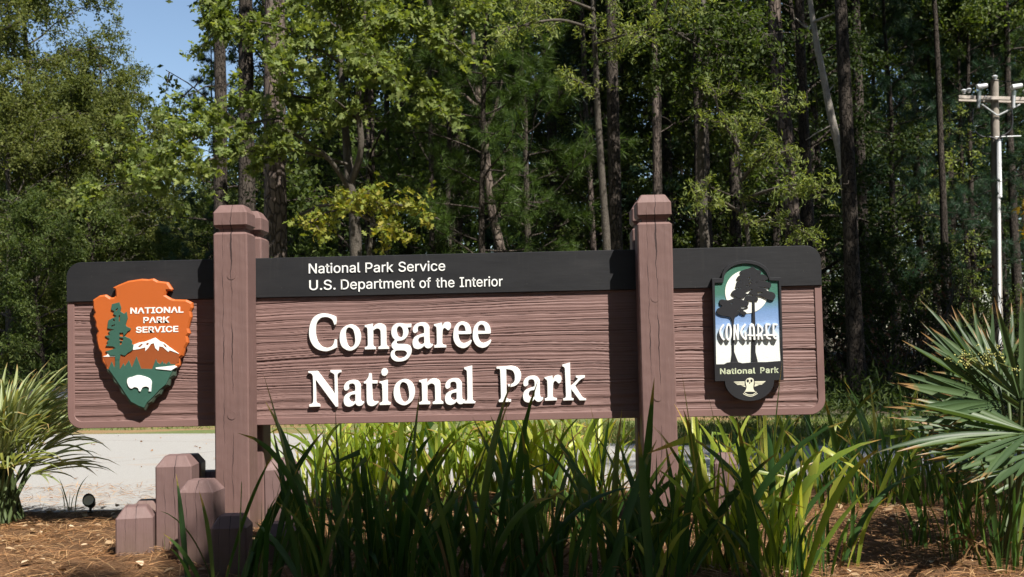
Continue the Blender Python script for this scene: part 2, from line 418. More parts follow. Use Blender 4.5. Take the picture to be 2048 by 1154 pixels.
groove = np.clip((g1+.12)*2.6, -1, 1)
sharp = -np.exp(-(g2/.055)**2)*(vn2(X*2.2, v*60, 9)+.35).clip(0, 1)*1.3
sharp2 = -np.exp(-(g1/.05)**2)*(vn2(X*1.3, v*30, 12)+.5).clip(0, 1)*1.6
h = .0020*groove+.0032*sharp+.0046*sharp2+.0008*g2+.0006*vn2(X*30, v*200, 4)
edge = np.clip((X-(BX0+RW))/.03, 0, 1)*np.clip(((BX1-RW)-X)/.03, 0, 1)
yy = np.clip(.0075-h, .0028, .0150)
V = np.stack([X, yy, Zz], -1).reshape(-1, 3)
i = (np.arange(nz_-1)[:, None]*nx+np.arange(nx-1)[None]).ravel()
me = mesh_np('carved_face', V, [np.stack([i, i+1, i+nx+1, i+nx], -1)], False)
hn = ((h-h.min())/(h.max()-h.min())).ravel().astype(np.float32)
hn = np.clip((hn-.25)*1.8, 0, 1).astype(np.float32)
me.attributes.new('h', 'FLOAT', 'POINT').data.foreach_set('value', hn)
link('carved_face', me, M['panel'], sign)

# posts ---------------------------------------------------------------
def post_mesh(name, wdt, levels, ch=.007, seed=0):
    """levels (z, half width); chamfered square section with slight hand-cut wander"""
    r_ = random.Random(seed); bm = bmesh.new(); rings = []
    for (z, hw) in levels:
        c = min(ch, hw*.4); jx, jy = r_.uniform(-.0012, .0012), r_.uniform(-.0012, .0012)
        pts = [(-hw+c, -hw), (hw-c, -hw), (hw, -hw+c), (hw, hw-c), (hw-c, hw), (-hw+c, hw), (-hw, hw-c), (-hw, -hw+c)]
        rings.append([bm.verts.new((x+jx, y+jy, z)) for x, y in pts])
    for a, b in zip(rings, rings[1:]):
        for k in range(8): bm.faces.new((a[k], a[(k+1) % 8], b[(k+1) % 8], b[k]))
    bm.faces.new(rings[0][::-1]); bm.faces.new(rings[-1])
    return from_bm(name, bm)
hw = PW/2
lv = [(-.06, hw), (.3, hw), (.6, hw-.001), (.9, hw), (1.2, hw-.0008), (1.45, hw), (1.643, hw), (1.655, hw-.011), (1.657, hw-.024), (1.677, hw-.024), (1.680, hw-.012), (1.697, hw), (1.764, hw), (ZP-.004, hw-.026), (ZP, hw-.031)]
pm = [post_mesh('post', PW, lv, .007, k) for k in range(4)]
for k, (x, y, rz) in enumerate(((PL+hw, -hw-.012, 0), (PR+hw, -hw-.012, 0), (PL+hw+.004, YB+hw+.002, math.pi), (PR+hw-.004, YB+hw+.002, math.pi/2))):
    p_ = link('post', pm[k], M['brown'], sign, (x, y, 0)); p_.rotation_euler.z = rz
    if k < 2:
        for (zx, zz) in (((.006, 1.415), (.002, .645)), ((-.006, 1.24), (-.006, .70)))[k]:
            bm = bmesh.new(); cyl_bm(bm, (zx, -hw-.0022, zz), (zx, -hw+.004, zz), .024, 24)
            pl_ = link('plug', from_bm('plug', bm), M['brown'], p_)

# big white letters ---------------------------------------------------
A1, A2, A3, A4, A5 = Z(610, 615, 10.24), Z(800, 615, 10.24), Z(610, 725, 10.24), Z(780, 715, 10.24), Z(980, 715, 10.24)
G = {}
G['C'] = (A1, [[(632,185,1),(640,270),(632,345,1),(598,360,1),(560,262),(500,215),(420,197),(330,215),(260,280),(222,380),(212,480),(225,600),(265,710),(340,795),(440,825),(530,805),(580,745),(605,655,1),(645,655,1),(650,820,1),(560,865),(430,900),(280,870),(170,790),(100,660),(78,520),(95,370),(160,220),(270,140),(390,120),(510,140)]])
G['o'] = (A1, [[(930,345),(1085,420),(1142,600),(1090,790),(930,888),(760,810),(705,630),(755,440)],[(905,410),(985,460),(1025,640),(1010,760),(930,820),(865,750),(828,560),(850,450)]])
G['n'] = (A1, [[(1220,365,1),(1385,330,1),(1378,415,1),(1450,345),(1545,325),(1640,375),(1660,480),(1665,740),(1680,790),(1718,810,1),(1715,850,1),(1500,855,1),(1497,810,1),(1545,785),(1550,740),(1545,520),(1530,455),(1470,432),(1395,475,1),(1390,740),(1400,790),(1448,810,1),(1445,858,1),(1225,862,1),(1218,820,1),(1275,790),(1283,740),(1275,460),(1262,415),(1220,400,1)]])
G['g'] = (A2, [[(230,330,1),(225,405,1),(150,415,1),(170,480),(155,570),(105,640),(30,678),(-55,690),(-72,720),(-50,744),(20,746),(120,752),(200,785),(235,860),(220,960),(150,1060),(40,1105),(-80,1105),(-160,1060),(-195,980),(-180,905),(-130,862,1),(-172,810),(-172,745),(-105,665,1),(-160,600),(-182,510),(-160,400),(-90,335),(-10,320),(60,328),(130,335)],[(-5,385),(45,430),(62,530),(40,600),(-5,612),(-50,570),(-70,480),(-50,410)],[(-85,890),(30,880),(110,895),(140,945),(90,1010),(-10,1038),(-85,1005),(-115,945)]])
G['a'] = (A2, [[(265,500),(265,420),(320,345),(420,305),(530,315),(595,390),(600,480),(605,700),(622,742),(665,745,1),(668,780),(630,825),(570,840),(520,820),(495,785,1),(440,835),(360,855),(280,820),(252,720),(285,620),(370,565),(490,525,1),(490,440),(470,390),(425,378),(375,395),(360,440),(360,490),(310,525)],[(492,600,1),(492,730,1),(440,755),(390,730),(370,675),(395,625),(440,605)]])
G['r'] = (A2, [[(690,345,1),(855,310,1),(860,395,1),(900,320),(970,295),(1030,325),(1040,390),(1020,450),(980,470),(940,435),(905,422),(872,470),(862,700),(875,755),(945,770,1),(945,820,1),(700,828,1),(697,780,1),(745,760),(752,700),(745,440),(735,400),(693,375,1)]])
G['e'] = (A2, [[(1280,285),(1390,325),(1445,420),(1458,530,1),(1440,545,1),(1195,550,1),(1205,620),(1240,700),(1300,728),(1380,705),(1450,660,1),(1468,680,1),(1440,750),(1370,815),(1280,835),(1170,790),(1100,680),(1088,560),(1110,420),(1180,320)],[(1190,485,1),(1205,400),(1265,355),(1320,390),(1343,485,1)]])
G['N'] = (A3, [[(62,180,1),(250,172,1),(610,645,1),(600,300),(590,240),(518,200,1),(515,158,1),(738,155,1),(738,200,1),(675,230),(658,300),(670,905,1),(630,912,1),(215,350,1),(225,780),(235,830),(300,855,1),(305,905,1),(85,912,1),(82,865,1),(150,835),(165,780),(158,300),(130,235),(65,215,1)]])
G['t'] = (A3, [[(1310,220,1),(1358,225,1),(1368,372,1),(1482,370,1),(1478,432,1),(1370,435,1),(1380,740),(1400,790),(1445,800),(1490,790,1),(1495,825),(1440,875),(1370,898),(1290,870),(1262,790),(1255,435,1),(1205,435,1),(1200,400,1),(1250,365),(1295,290)]])
G['i'] = (A3, [[(1518,395,1),(1690,352,1),(1692,740),(1700,800),(1752,825,1),(1745,870,1),(1525,875,1),(1523,830,1),(1575,805),(1583,740),(1575,480),(1560,435),(1518,420,1)],[(1625,117),(1672,140),(1692,197),(1672,255),(1625,277),(1578,255),(1560,197),(1578,140)]])
G['l'] = (A4, [[(1515,205,1),(1680,165,1),(1690,820),(1700,880),(1750,905,1),(1740,942,1),(1520,945,1),(1515,910,1),(1570,880),(1583,830),(1572,300),(1560,265),(1518,240,1)]])
G['P'] = (A5, [[(130,190,1),(320,180),(450,170),(570,215),(635,330),(615,480),(530,575),(430,605),(378,595),(365,550,1),(440,545),(500,480),(500,350),(450,265),(330,240,1),(340,780),(350,840),(432,865,1),(428,912,1),(180,918,1),(175,875,1),(215,845),(222,780),(205,300),(195,240),(133,235,1)]])
G['k'] = (A5, [[(1478,150,1),(1638,105,1),(1650,590,1),(1795,445),(1790,425),(1755,410,1),(1755,375,1),(1945,368,1),(1940,415,1),(1850,460),(1745,580,1),(1870,780),(1920,830),(1972,850,1),(1965,880,1),(1835,882,1),(1660,650,1),(1665,780),(1670,825),(1712,840,1),(1708,880,1),(1498,885,1),(1495,845,1),(1545,820),(1552,760),(1530,240),(1515,200),(1480,185,1)]])
def glyph(ch, tx=0, ty=0):
    z_, lp = G[ch]; return [[(z_(p)[0]+tx, z_(p)[1]+ty)+tuple(p[2:]) for p in l] for l in lp]
k = 10.24
for ch, tx, ty in (('C',0,0),('o',0,0),('n',0,0),('g',0,0),('a',0,0),('r',0,0),('e',0,0),('e',400/k,-6/k),
                   ('N',0,0),('a',535/k-190,54/k+110),('t',0,0),('i',0,0),('o',170-635/k,100+95/k),('n',170-628/k,100+103/k),('a',870/k-20,100+120/k),('l',0,0),
                   ('P',0,0),('a',180+420/k,100+70/k),('r',180+424/k,100+62/k),('k',0,0)):
    extrude_loops('letter', glyph(ch, tx, ty), -.012, .014, M['letter'], sign, .0015, 4)
for s_, x0, x1, yb in (('National', 617.5, 720.5, 546.8), ('Park', 731, 787, 544.8), ('Service', 797, 890.5, 543.2), ('U.S.', 618.5, 671, 580.0), ('Department', 682, 829, 578.6), ('of', 839, 862, 575.7), ('the', 872, 909, 575.0), ('Interior', 919.5, 1005.5, 574.0)):
    text_part('small_lettering', s_, x0, x1, yb, 19.5, -.0145, .006, M['letter'], sign, .004)

def two_tone():
    m, n, b = nodes('arrowhead_paint'); v = objco(n); sp = n.nodes.new('ShaderNodeSeparateXYZ'); L(n, v, sp.inputs[0])
    k = math_n(n, 'LESS_THAN', sp.outputs[2], at_y(270, 738, -.05).z+.004)
    c = mixc(n, k, (.47, .105, .016), (.030, .080, .060)); f = noise_t(n, v, 5, 6, .7)
    c = mixc(n, math_n(n, 'MULTIPLY', f, .25), c, (.20, .05, .02)); L(n, c, b.inputs['Base Color']); b.inputs['Roughness'].default_value = .5
    L(n, bump(n, noise_t(n, v, 40, 5), .12, .004), b.inputs['Normal']); return m
M['arrow'] = two_tone()
# arrowhead emblem ------------------------------------------------------
R6, R7 = Z(180, 550, 8.243), Z(180, 670, 7.214)
ARY = -.050          # front face of the emblem
face = [R6(p) for p in [(35,412),(150,335),(250,320),(330,372),(385,366),(412,345),(405,250),(370,205),(460,160),(620,95),(850,60),(960,68),(1040,55),(1110,95),(1275,115),(1355,235),(1340,262),(1262,262),(1240,330),(1330,385),(1390,400),(1580,405),(1680,455),(1690,540),(1658,600),(1672,690),(1640,790),(1618,880),(1645,960),(1602,1010),(1615,1100)]]
face += [R7(p) for p in [(1415,110),(1368,190),(1340,300),(1290,340),(1290,440),(1235,500),(1225,590),(1160,640),(1140,730),(1060,770),(1020,860),(945,910),(905,975),(840,1010),(790,1092),(720,1075),(640,1020),(570,1010),(510,900),(440,850),(400,740),(330,690),(300,590),(235,540),(215,450),(165,390),(150,260),(110,200),(85,90)]]
face += [R6(p) for p in [(92,1000),(118,930),(78,850),(80,780),(42,690),(68,620),(38,550)]]
arrow = extrude_loops('arrowhead_emblem', [face], ARY, -.010, M['arrow'], sign, .010)
tag(arrow, 'orange and green arrowhead emblem with white bison on the left end of the sign')
def apart(name, pts, d, mat, holes=(), sm=0, par=arrow, zf=R7, base=ARY):
    """piece standing d metres proud of the emblem face"""
    return extrude_loops(name, [[zf(p) for p in pts]]+[[zf(p) for p in h_] for h_ in holes], base-d, base+.003, mat, par, .0006, sm)
apart('mountain', [(425,262),(450,290),(480,315),(530,300),(620,230),(700,120),(800,95),(935,40),(1060,110),(1285,280),(1280,390),(1200,430),(900,515),(430,515)], .0020, M['rust'])
apart('mountain', [(190,314),(362,314),(362,500),(270,480),(225,400)], .0020, M['rust'])
apart('snow_cap', [(620,145),(700,110),(790,95),(840,78),(940,38),(1010,90),(1060,108),(1140,170),(1285,272),(1150,222),(1130,245),(1050,175),(1000,165),(985,232),(940,190),(920,120),(880,130),(840,190),(795,235),(798,180),(700,205),(620,217)], .0042, M['letter'], [[(820,115),(850,112),(835,150),(805,140)],[(1050,130),(1085,140),(1110,185),(1080,175)],[(690,170),(745,125),(760,140),(715,180)]])
apart('snow_patch', [(188,308),(235,295),(258,262),(280,285),(285,300),(365,306),(360,314),(190,314)], .0042, M['letter'])
apart('green_meadow', [(268,490),(290,430),(312,383),(348,470),(362,430),(362,360),(425,360),(425,490),(440,480),(480,408),(502,450),(560,365),(602,470),(670,308),(735,485),(895,490),(950,345),(968,395),(1010,420),(1045,378),(1062,420),(1078,402),(1095,425),(1137,380),(1162,420),(1225,420),
    (1215,470),(1180,540),(1140,620),(1095,710),(1000,790),(920,880),(820,975),(780,1050),(690,1015),(590,960),(520,860),(400,680)], .0060, M['green'])
c6 = lambda x, y: (x*.8752, y*.8752-865.7)
apart('green_tree', [(362,359),(362,300),(290,300),(262,262),(220,235),(292,215),(372,190),(332,165),(222,160),(262,115),(240,95),(285,60),(214,14),(289,-4),(262,-48),(350,-78),(249,-96),(254,-148),(262,-209),(315,-240),(385,-271),(332,-306),(350,-341),(302,-367)]
    +[c6(*p) for p in [(360,480),(480,450),(510,540),(500,600),(560,640),(600,605),(618,710),(600,770),(585,820),(600,850),(670,880),(665,905),(620,930),(600,960),(560,1000),(610,1030),(660,1050),(690,1090)]]
    +[(600,125),(628,150),(612,218),(540,262),(505,298),(470,292),(440,275),(425,359)], .0072, M['green'],
    [[c6(480,955),c6(545,950),c6(555,1020),c6(485,1010)], [c6(480,1030),c6(550,1045),c6(540,1090),c6(480,1075)], [(425,95),(462,92),(455,130),(428,150)], [c6(470,670),c6(492,660),c6(492,760),c6(472,770)], [c6(372,725),c6(410,735),c6(405,765),c6(378,760)], [c6(420,575),c6(455,540),c6(460,560),c6(430,600)], [c6(345,835),c6(410,812),c6(412,830),c6(350,855)]])
apart('lake', [(945,470),(1215,440),(1250,462),(1170,512),(950,490)], .0105, M['letter'])
apart('bison', [(550,620),(610,603),(680,580),(760,590),(860,630),(888,680),(885,730),(878,815,1),(845,812,1),(850,765),(815,745),(760,757),(728,815,1),(705,810,1),(690,768),(640,752),(600,775),(560,750),(535,690),(535,650)], .0125, M['letter'], sm=3)
for s, x0, x1, yb in (('NATIONAL', 665, 1540, 636), ('PARK', 880, 1312, 790), ('SERVICE', 755, 1455, 950)):
    a = R6((x0, yb)); b = R6((x1, yb)); text_part('emblem_lettering', s, a[0], b[0], a[1], 11.4, ARY-.0022, .004, M['letter'], arrow, .02)

# tree plaque --------------------------------------------------------------
R8, R9, R10 = Z(1420, 510, 8.243), Z(1420, 630, 11.54), Z(1420, 715, 11.54)
PY = -.058
out_ = [(1424,557,1),(1443.5,556.6,1)]+[(1443.5+97*.5*(1-math.cos(math.pi*t/14))-0, 556-35.5*math.sin(math.pi*t/14)**.85, 1) for t in range(1, 14)]+[(1541,555.4,1),(1562,555,1),(1567.5,760,1),(1548.5,760.8,1)]
out_ += [(1499+49.5*math.cos(R(a)), 761.5+41*math.sin(R(a)), 1) for a in range(8, 178, 8)]+[(1449.5,762.4,1),(1430,763,1)]
inn = [(1429.5,566,1),(1446.5,565.5,1)]+[(1447.5+89*.5*(1-math.cos(math.pi*t/14)), 562-35*math.sin(math.pi*t/14)**.85, 1) for t in range(1, 14)]+[(1539,561,1),(1557.5,562,1)]
inn += [R9(p) for p in [(1640,700),(1662,1055),(1300,1085),(1090,1085),(960,1092),(760,1112),(650,1085),(500,1085),(400,1097),(330,1135),(145,1137)]]
plq = extrude_loops('tree_plaque', [out_], PY+.012, -.010, M['black2'], sign, .002)
tag(plq, 'tall black edged plaque with moon, cypress trees and owl on the right end of the sign')
extrude_loops('plaque_frame', [out_, inn], PY, PY+.0115, M['black2'], plq, .0015)
zz = [at_y(p[0], p[1], PY+.010).z for p in inn]; ZP0, ZP1 = min(zz), max(zz)
M['picture'] = picture_mat()
pic = extrude_loops('plaque_picture', [inn], PY+.0100, PY+.0118, M['picture'], plq, 0)
B = PY+.010
apart('moon', [(605+357*math.cos(R(a)), 607+357*math.sin(R(a))) for a in range(0, 360, 8)], .003, M['moon'], zf=R8, par=plq, base=B)
apart('tree_silhouette', [(700,195),(770,240),(835,260),(840,305),(780,320),(870,318),(940,360),(955,400),(900,422),(820,420),(900,432),(990,460),(1010,490),(985,545),(890,530),(800,525),(900,545),(950,590),(1050,620),(1080,680),(1040,745),(960,735),(850,685),(745,672),(790,705),(785,755),(738,750,1),(748,1154,1),(752,1600,1),(790,1762,1),(692,1762,1),(700,1154,1),(703,755,1),(640,748),(570,738),(585,690),(650,672),(700,680),(700,655),(610,655),(560,700),(480,712),(400,680),(350,640),(380,590),(460,555),(520,540),(425,535),(435,480),(445,440),(510,425),(440,400),(470,345),(520,320),(495,275),(580,235),(640,222)], .0095, M['black2'],
      [[(625,372),(662,368),(660,385),(625,388)],[(640,420),(690,412),(700,425),(645,432)],[(635,460),(690,458),(690,475),(640,475)],[(590,508),(655,506),(655,518),(592,520)],[(780,610),(860,618),(850,640),(785,640)],[(585,612),(690,560),(700,568),(640,620),(700,640),(600,635)],[(758,445),(775,440),(775,462),(760,462)]], 3, plq, R8, B)
apart('tree_silhouette', [(160,745),(210,732),(300,745),(400,712),(470,708),(540,742),(640,780),(620,850),(630,870),(540,905),(600,950),(580,990),(510,972),(470,930),(485,965),(430,1000),(402,1060),(395,1154,1),(400,1600,1),(470,1775,1),(350,1775,1),(372,1600,1),(365,1154,1),(345,1040),(280,1010),(200,1000),(118,960),(120,890),(200,845),(160,805)], .0085, M['black2'],
      [[(335,780),(365,778),(362,800),(338,800)],[(505,855),(600,850),(590,870),(520,880)],[(450,905),(500,920),(495,935),(460,925)]], 3, plq, R8, B)
deco = [[(318,222,1),(250,320),(236,410),(272,510),(330,580,1)], [(560,578,1),(562,225,1)], [(560,232,1),(652,570,1)], [(648,575,1),(642,210,1)],
        [(822,212,1),(745,310),(718,410),(768,510),(835,575,1)], [(833,572,1),(818,395,1)], [(868,462,1),(1030,482,1)],
        [(1118,572,1),(1112,205,1)], [(1100,225,1),(1190,290),(1208,370),(1160,440),(1105,470,1)], [(1060,466,1),(1190,480,1)], [(1175,455,1),(1213,568,1)],
        [(1392,222,1),(1298,218,1)], [(1300,205,1),(1310,480),(1340,535),(1402,548,1)], [(1238,462,1),(1560,462,1)], [(1558,222,1),(1460,218,1)], [(1464,205,1),(1474,480),(1500,535),(1562,548,1)]]
for q, s in enumerate(deco):
    apart('plaque_letter', stroke(s, 39 if s[0] != (868,462,1) else 34), .0175+.00025*q, M['letter'], zf=R9, par=plq, base=B)
ring = lambda rx, ry: [(432+rx*math.cos(R(a)), 395+ry*math.sin(R(a))) for a in range(0, 360, 12)]
apart('plaque_letter', ring(74, 200), .0170, M['letter'], [ring(30, 152)], 0, plq, R9, B)
apart('plaque_letter', [(906,575),(903,280),(922,218),(965,190),(1010,215),(1032,290),(1050,575),(1004,575),(990,300),(968,242),(948,290),(951,575)], .0169, M['letter'], (), 0, plq, R9, B)
a, b = R10((233, 380)), R10((1050, 380)); text_part('plaque_lettering', 'National', a[0], b[0], a[1], 10.5, PY-.0006, .001, M['cream_text'], plq, .02, 1.05)
a, b = R10((1163, 358)), R10((1590, 358)); text_part('plaque_lettering', 'Park', a[0], b[0], a[1], 11, PY-.0006, .001, M['cream_text'], plq, .02, 1.1)
apart('owl', [(845,500),(880,478),(920,470),(965,475),(1000,500),(1012,560),(1005,640),(1000,700),(1020,760),(1060,795,1),(925,790),(795,795,1),(830,740),(842,680),(825,600),(822,540)], .0012, M['cream'], [[(858,508),(890,512),(900,545),(880,580),(850,570),(845,535)],[(940,508),(972,510),(982,540),(965,575),(938,565),(932,535)],[(905,580),(930,570),(925,600),(905,615)]], 3, plq, R10, PY)
for (x0, x1, y0, y1) in ((545,800,560,578),(575,800,590,605),(610,800,618,634)):
    apart('owl_wing', [(x0,y0),(x1,y0-6),(x1,y1),(x0+22,y1)], .001, M['cream'], (), 0, plq, R10, PY)
    apart('owl_wing', [(1850-x0-20,y0-14),(1835-x1-5,y0-10),(1835-x1-5,y1-4),(1828-x0-18,y1-8)], .001, M['cream'], (), 0, plq, R10, PY)
apart('owl_wing', [(720,645),(810,650),(825,685),(800,680)], .001, M['cream'], (), 0, plq, R10, PY)
apart('owl_wing', [(1040,625),(1130,640),(1040,672),(1018,665)], .001, M['cream'], (), 0, plq, R10, PY)
for r_, yy0 in ((160, 815), (185, 845)):
    apart('owl_tail', stroke([(930-r_*.9, yy0-10, 1), (860, yy0+38), (930, yy0+50), (1000, yy0+38), (930+r_*.9, yy0-18, 1)], 16), .001, M['cream'], (), 0, plq, R10, PY)

# =================================================================== GROUND
def ground_mat():
    m, n, b = nodes('pine_straw_ground'); p = geopos(n)
    a = noise_t(n, p, 1.1, 6, .6); f = noise_t(n, p, 38, 8, .75); st = noise_t(n, mapping(n, p, (30, 160, 1), (0, 0, .5)), 1, 5, .7)
    c = ramp(n, f, [(.2, (.045, .024, .013)), (.5, (.17, .090, .046)), (.72, (.32, .19, .10)), (.85, (.46, .33, .21))])
    c = mixc(n, math_n(n, 'MULTIPLY', st, .5), c, (.21, .12, .065))
    dark_mask = ramp(n, a, [(.42, (0, 0, 0)), (.62, (1, 1, 1))]); c = mixc(n, math_n(n, 'MULTIPLY', dark_mask, .45), c, (.10, .062, .040))  # patches of bare dirt
    L(n, c, b.inputs['Base Color']); b.inputs['Roughness'].default_value = .9; b.inputs['Specular IOR Level'].default_value = .1
    bn = bump(n, f, .8, .03); L(n, bump(n, st, .6, .02, bn), b.inputs['Normal']); return m
def forest_floor_mat():
    m, n, b = nodes('leaf_litter_floor'); p = geopos(n)
    f = noise_t(n, p, 14, 8, .75); a = noise_t(n, p, .35, 4, .6)
    c = ramp(n, f, [(.25, (.020, .014, .009)), (.55, (.085, .055, .032)), (.8, (.18, .12, .07))])
    g = ramp(n, a, [(.45, (0, 0, 0)), (.6, (1, 1, 1))]); c = mixc(n, math_n(n, 'MULTIPLY', g, .6), c, (.05, .075, .02))
    L(n, c, b.inputs['Base Color']); b.inputs['Roughness'].default_value = .95; L(n, bump(n, f, .9, .05), b.inputs['Normal']); return m
def drive_mat():
    m, n, b = nodes('worn_pale_asphalt'); p = geopos(n)
    f = noise_t(n, p, 120, 4, .8); a = noise_t(n, p, .7, 6, .6); sl_ = noise_t(n, mapping(n, p, (.35, 1.6, 1)), 1.3, 6, .65)
    c = ramp(n, f, [(.25, (.17, .163, .154)), (.5, (.305, .293, .277)), (.75, (.45, .432, .41))])
    c = mixc(n, ramp(n, a, [(.4, (0, 0, 0)), (.7, (.4, .4, .4))]), c, (.31, .295, .275))
    st = ramp(n, sl_, [(.60, (0, 0, 0)), (.68, (1, 1, 1))]); stw = math_n(n, 'MULTIPLY', st, noise_t(n, p, 25, 5, .8))
    c = mixc(n, math_n(n, 'MULTIPLY', stw, .75), c, (.33, .19, .10))
    vo = n.nodes.new('ShaderNodeTexVoronoi'); vo.feature = 'DISTANCE_TO_EDGE'; vo.inputs['Scale'].default_value = .33
    L(n, mixc(n, .25, p, noise_c(n, p, 1.2)), vo.inputs['Vector'])
    cr = ramp(n, vo.outputs['Distance'], [(0, (1, 1, 1)), (.006, (0, 0, 0))]); c = mixc(n, math_n(n, 'MULTIPLY', cr, .55), c, (.16, .145, .13))
    L(n, c, b.inputs['Base Color']); b.inputs['Roughness'].default_value = .85; L(n, bump(n, f, .5, .006), b.inputs['Normal']); return m
def noise_c(n, vec, sc__):
    x = n.nodes.new('ShaderNodeTexNoise'); x.inputs['Scale'].default_value = sc__; L(n, vec, x.inputs['Vector']); return x.outputs['Color']
def road_mat():
    m, n, b = nodes('dark_road_asphalt'); p = geopos(n); f = noise_t(n, p, 60, 4, .8); a = noise_t(n, p, .5, 5)
    c = ramp(n, math_n(n, 'ADD', math_n(n, 'MULTIPLY', f, .5), math_n(n, 'MULTIPLY', a, .5)), [(.3, (.045, .047, .052)), (.7, (.095, .098, .105))])
    L(n, c, b.inputs['Base Color']); b.inputs['Roughness'].default_value = .75; return m
def verge_mat():
    m, n, b = nodes('grass_verge_soil'); p = geopos(n); f = noise_t(n, p, 20, 7, .75); a = noise_t(n, mapping(n, p, (.4, 1.2, 1)), 1.1, 5, .6)
    c = ramp(n, f, [(.3, (.06, .075, .02)), (.55, (.13, .16, .045)), (.8, (.24, .25, .10))])
    s_ = ramp(n, a, [(.47, (0, 0, 0)), (.57, (1, 1, 1))]); c = mixc(n, math_n(n, 'MULTIPLY', s_, .75), c, (.29, .16, .08))
    L(n, c, b.inputs['Base Color']); b.inputs['Roughness'].default_value = .95; L(n, bump(n, f, .8, .03), b.inputs['Normal']); return m

def hgt(x, y):
    """gentle lie of the near ground"""
    return .022*vn2(x*1.1+50, y*1.1+50, 21)*2+.012*vn2(x*4+80, y*4+80, 22)*2
# far ground sheet
def sheet(name, pts, z, mat, label=None):
    me = mesh_np(name, [(x, y, z) for x, y in pts], [np.arange(len(pts))[None]])
    o = link(name, me, mat); tag(o, kind='structure'); return o
sheet('ground', [(-300, -300), (300, -300), (300, 400), (-300, 400)], -.060, forest_floor_mat())
sheet('grass_verge', [(-60, 5.0), (3, 2.9), (30, 3.2), (30, 8.2), (9, 7.2), (4, 8.2), (-3, 13.0), (-14, 17.4), (-60, 17.5)], -.050, verge_mat())
def curve_edge(pts, k=10): return [tuple(a) for a in smooth_loop(pts, k, False)]+[tuple(pts[-1][:2])]
near = curve_edge([(-40, .4), (-8, .75), (-3, .90), (-1.6, 1.05), (-1, 1.35), (1.5, 1.55), (4, 2.1), (9, 2.6), (25, 3)], 8)
far = curve_edge([(25, 4.6), (9, 4.5), (4.5, 4.45), (2, 4.75), (-.5, 6.1), (-3, 7.4), (-9, 8.2), (-40, 8.4)], 8)
sheet('driveway', near+far, -.035, drive_mat())
sheet('road', [(-60, 17.6), (-14, 17.5), (-3, 22), (3, 30), (-3, 34), (-14, 28.5), (-60, 27)], -.045, road_mat())
ylo = paint('yellow_line_paint', (.62, .42, .05), .7)
for dy in (0, .28):
    sheet('road_marking', [(-60, 22.1+dy), (-16, 22.6+dy), (-6, 26+dy), (-6, 26.12+dy), (-16, 22.72+dy), (-60, 22.22+dy)], -.041, ylo)
wht = paint('white_line_paint', (.6, .6, .58), .7)
sheet('road_marking', [(-60, 18.0), (-14, 17.95), (-14, 18.07), (-60, 18.12)], -.041, wht)
# near bed of pine straw, as a real uneven surface that ends at the driveway
gx = np.linspace(-7, 8, 300); gy_ = np.linspace(0, 1, 170)
edge_x = np.array([p[0] for p in near]); edge_y = np.array([p[1] for p in near])
ymax = np.interp(gx, edge_x, edge_y)+.05+.05*fbm1(gx*2.1+40, 31, 4)
YY = -7.5+(ymax[None, :]+7.5)*gy_[:, None]; XX = np.broadcast_to(gx, YY.shape)
H = hgt(XX, YY)+.010*vn2(XX*16+200, YY*16+200, 23)*2+.004*vn2(XX*45+500, YY*45+500, 24)*2
H = H*np.clip((ymax[None]-YY)/.25, .0, 1)-.030*(1-np.clip((ymax[None]-YY)/.18, 0, 1))-.0
i = (np.arange(169)[:, None]*300+np.arange(299)[None]).ravel()
o = link('mulch_bed', mesh_np('mulch_bed', np.stack([XX, YY, H], -1).reshape(-1, 3), [np.stack([i, i+1, i+301, i+300], -1)], True), ground_mat()); tag(o, kind='structure')

def rot_from(d, nrm):
    d = d/np.linalg.norm(d, axis=1)[:, None]; s = np.cross(nrm, d); s /= np.linalg.norm(s, axis=1)[:, None]+1e-9
    n_ = np.cross(d, s); return np.stack([s, d, n_], -1)      # columns: side, along, normal
def scatter(name, tv, tf, P, Rm, S, mat, parent=None, smooth=False):
    """one mesh of many copies of a small template; tv (k,3), tf list of index arrays"""
    tv = np.asarray(tv, float); n = len(P); k = len(tv); S = np.broadcast_to(S, (n,))
    V = np.einsum('nij,kj->nki', Rm, tv)*S[:, None, None]+P[:, None]
    offs = np.arange(n)[:, None, None]*k
    polys = [(np.asarray(f)[None]+offs).reshape(-1, np.asarray(f).shape[1]) for f in tf]
    return link(name, mesh_np(name, V.reshape(-1, 3), polys, smooth), mat, parent)

def near_h(x, y): return hgt(x, y)
# loose pine needles lying on the bed
def straw(n, xr, yr, ln, wd, mat, name, zoff=.004, seed=1, edge=True, hfun=near_h):
    g = np.random.default_rng(seed); x = g.uniform(*xr, n); y = g.uniform(*yr, n)
    if edge:
        k_ = y < np.interp(x, edge_x, edge_y)+.12*g.random(n); x = x[k_]; y = y[k_]
    n = len(x); a = g.uniform(0, 2*math.pi, n); z = hfun(x, y)+zoff+g.random(n)**2*.022
    P = np.stack([x, y, z], -1); d = np.stack([np.cos(a), np.sin(a), g.normal(0, .16, n)], -1)
    nn = np.stack([g.normal(0, .4, n), g.normal(0, .4, n), np.ones(n)], -1)
    Rm = rot_from(d, nn); cv = .12
    tv = [(-wd, -.5, 0), (wd, -.5, 0), (wd, 0, cv*.5), (-wd, 0, cv*.5), (0, .5, 0)]
    o = scatter(name, tv, [[(0, 1, 2, 3)], [(3, 2, 4)]], P, Rm, ln*g.uniform(.5, 1.2, n), mat); tag(o, kind='stuff'); return o
M['straw'] = leafmat('dry_needles', [(0, (.10, .045, .02)), (.4, (.25, .12, .05)), (.7, (.40, .22, .10)), (1, (.55, .38, .20))], (1, .8, .5), .15, .6, .3)
straw(52000, (-4.2, 4.6), (-2.6, 2.2), .13, .011, M['straw'], 'pine_straw')
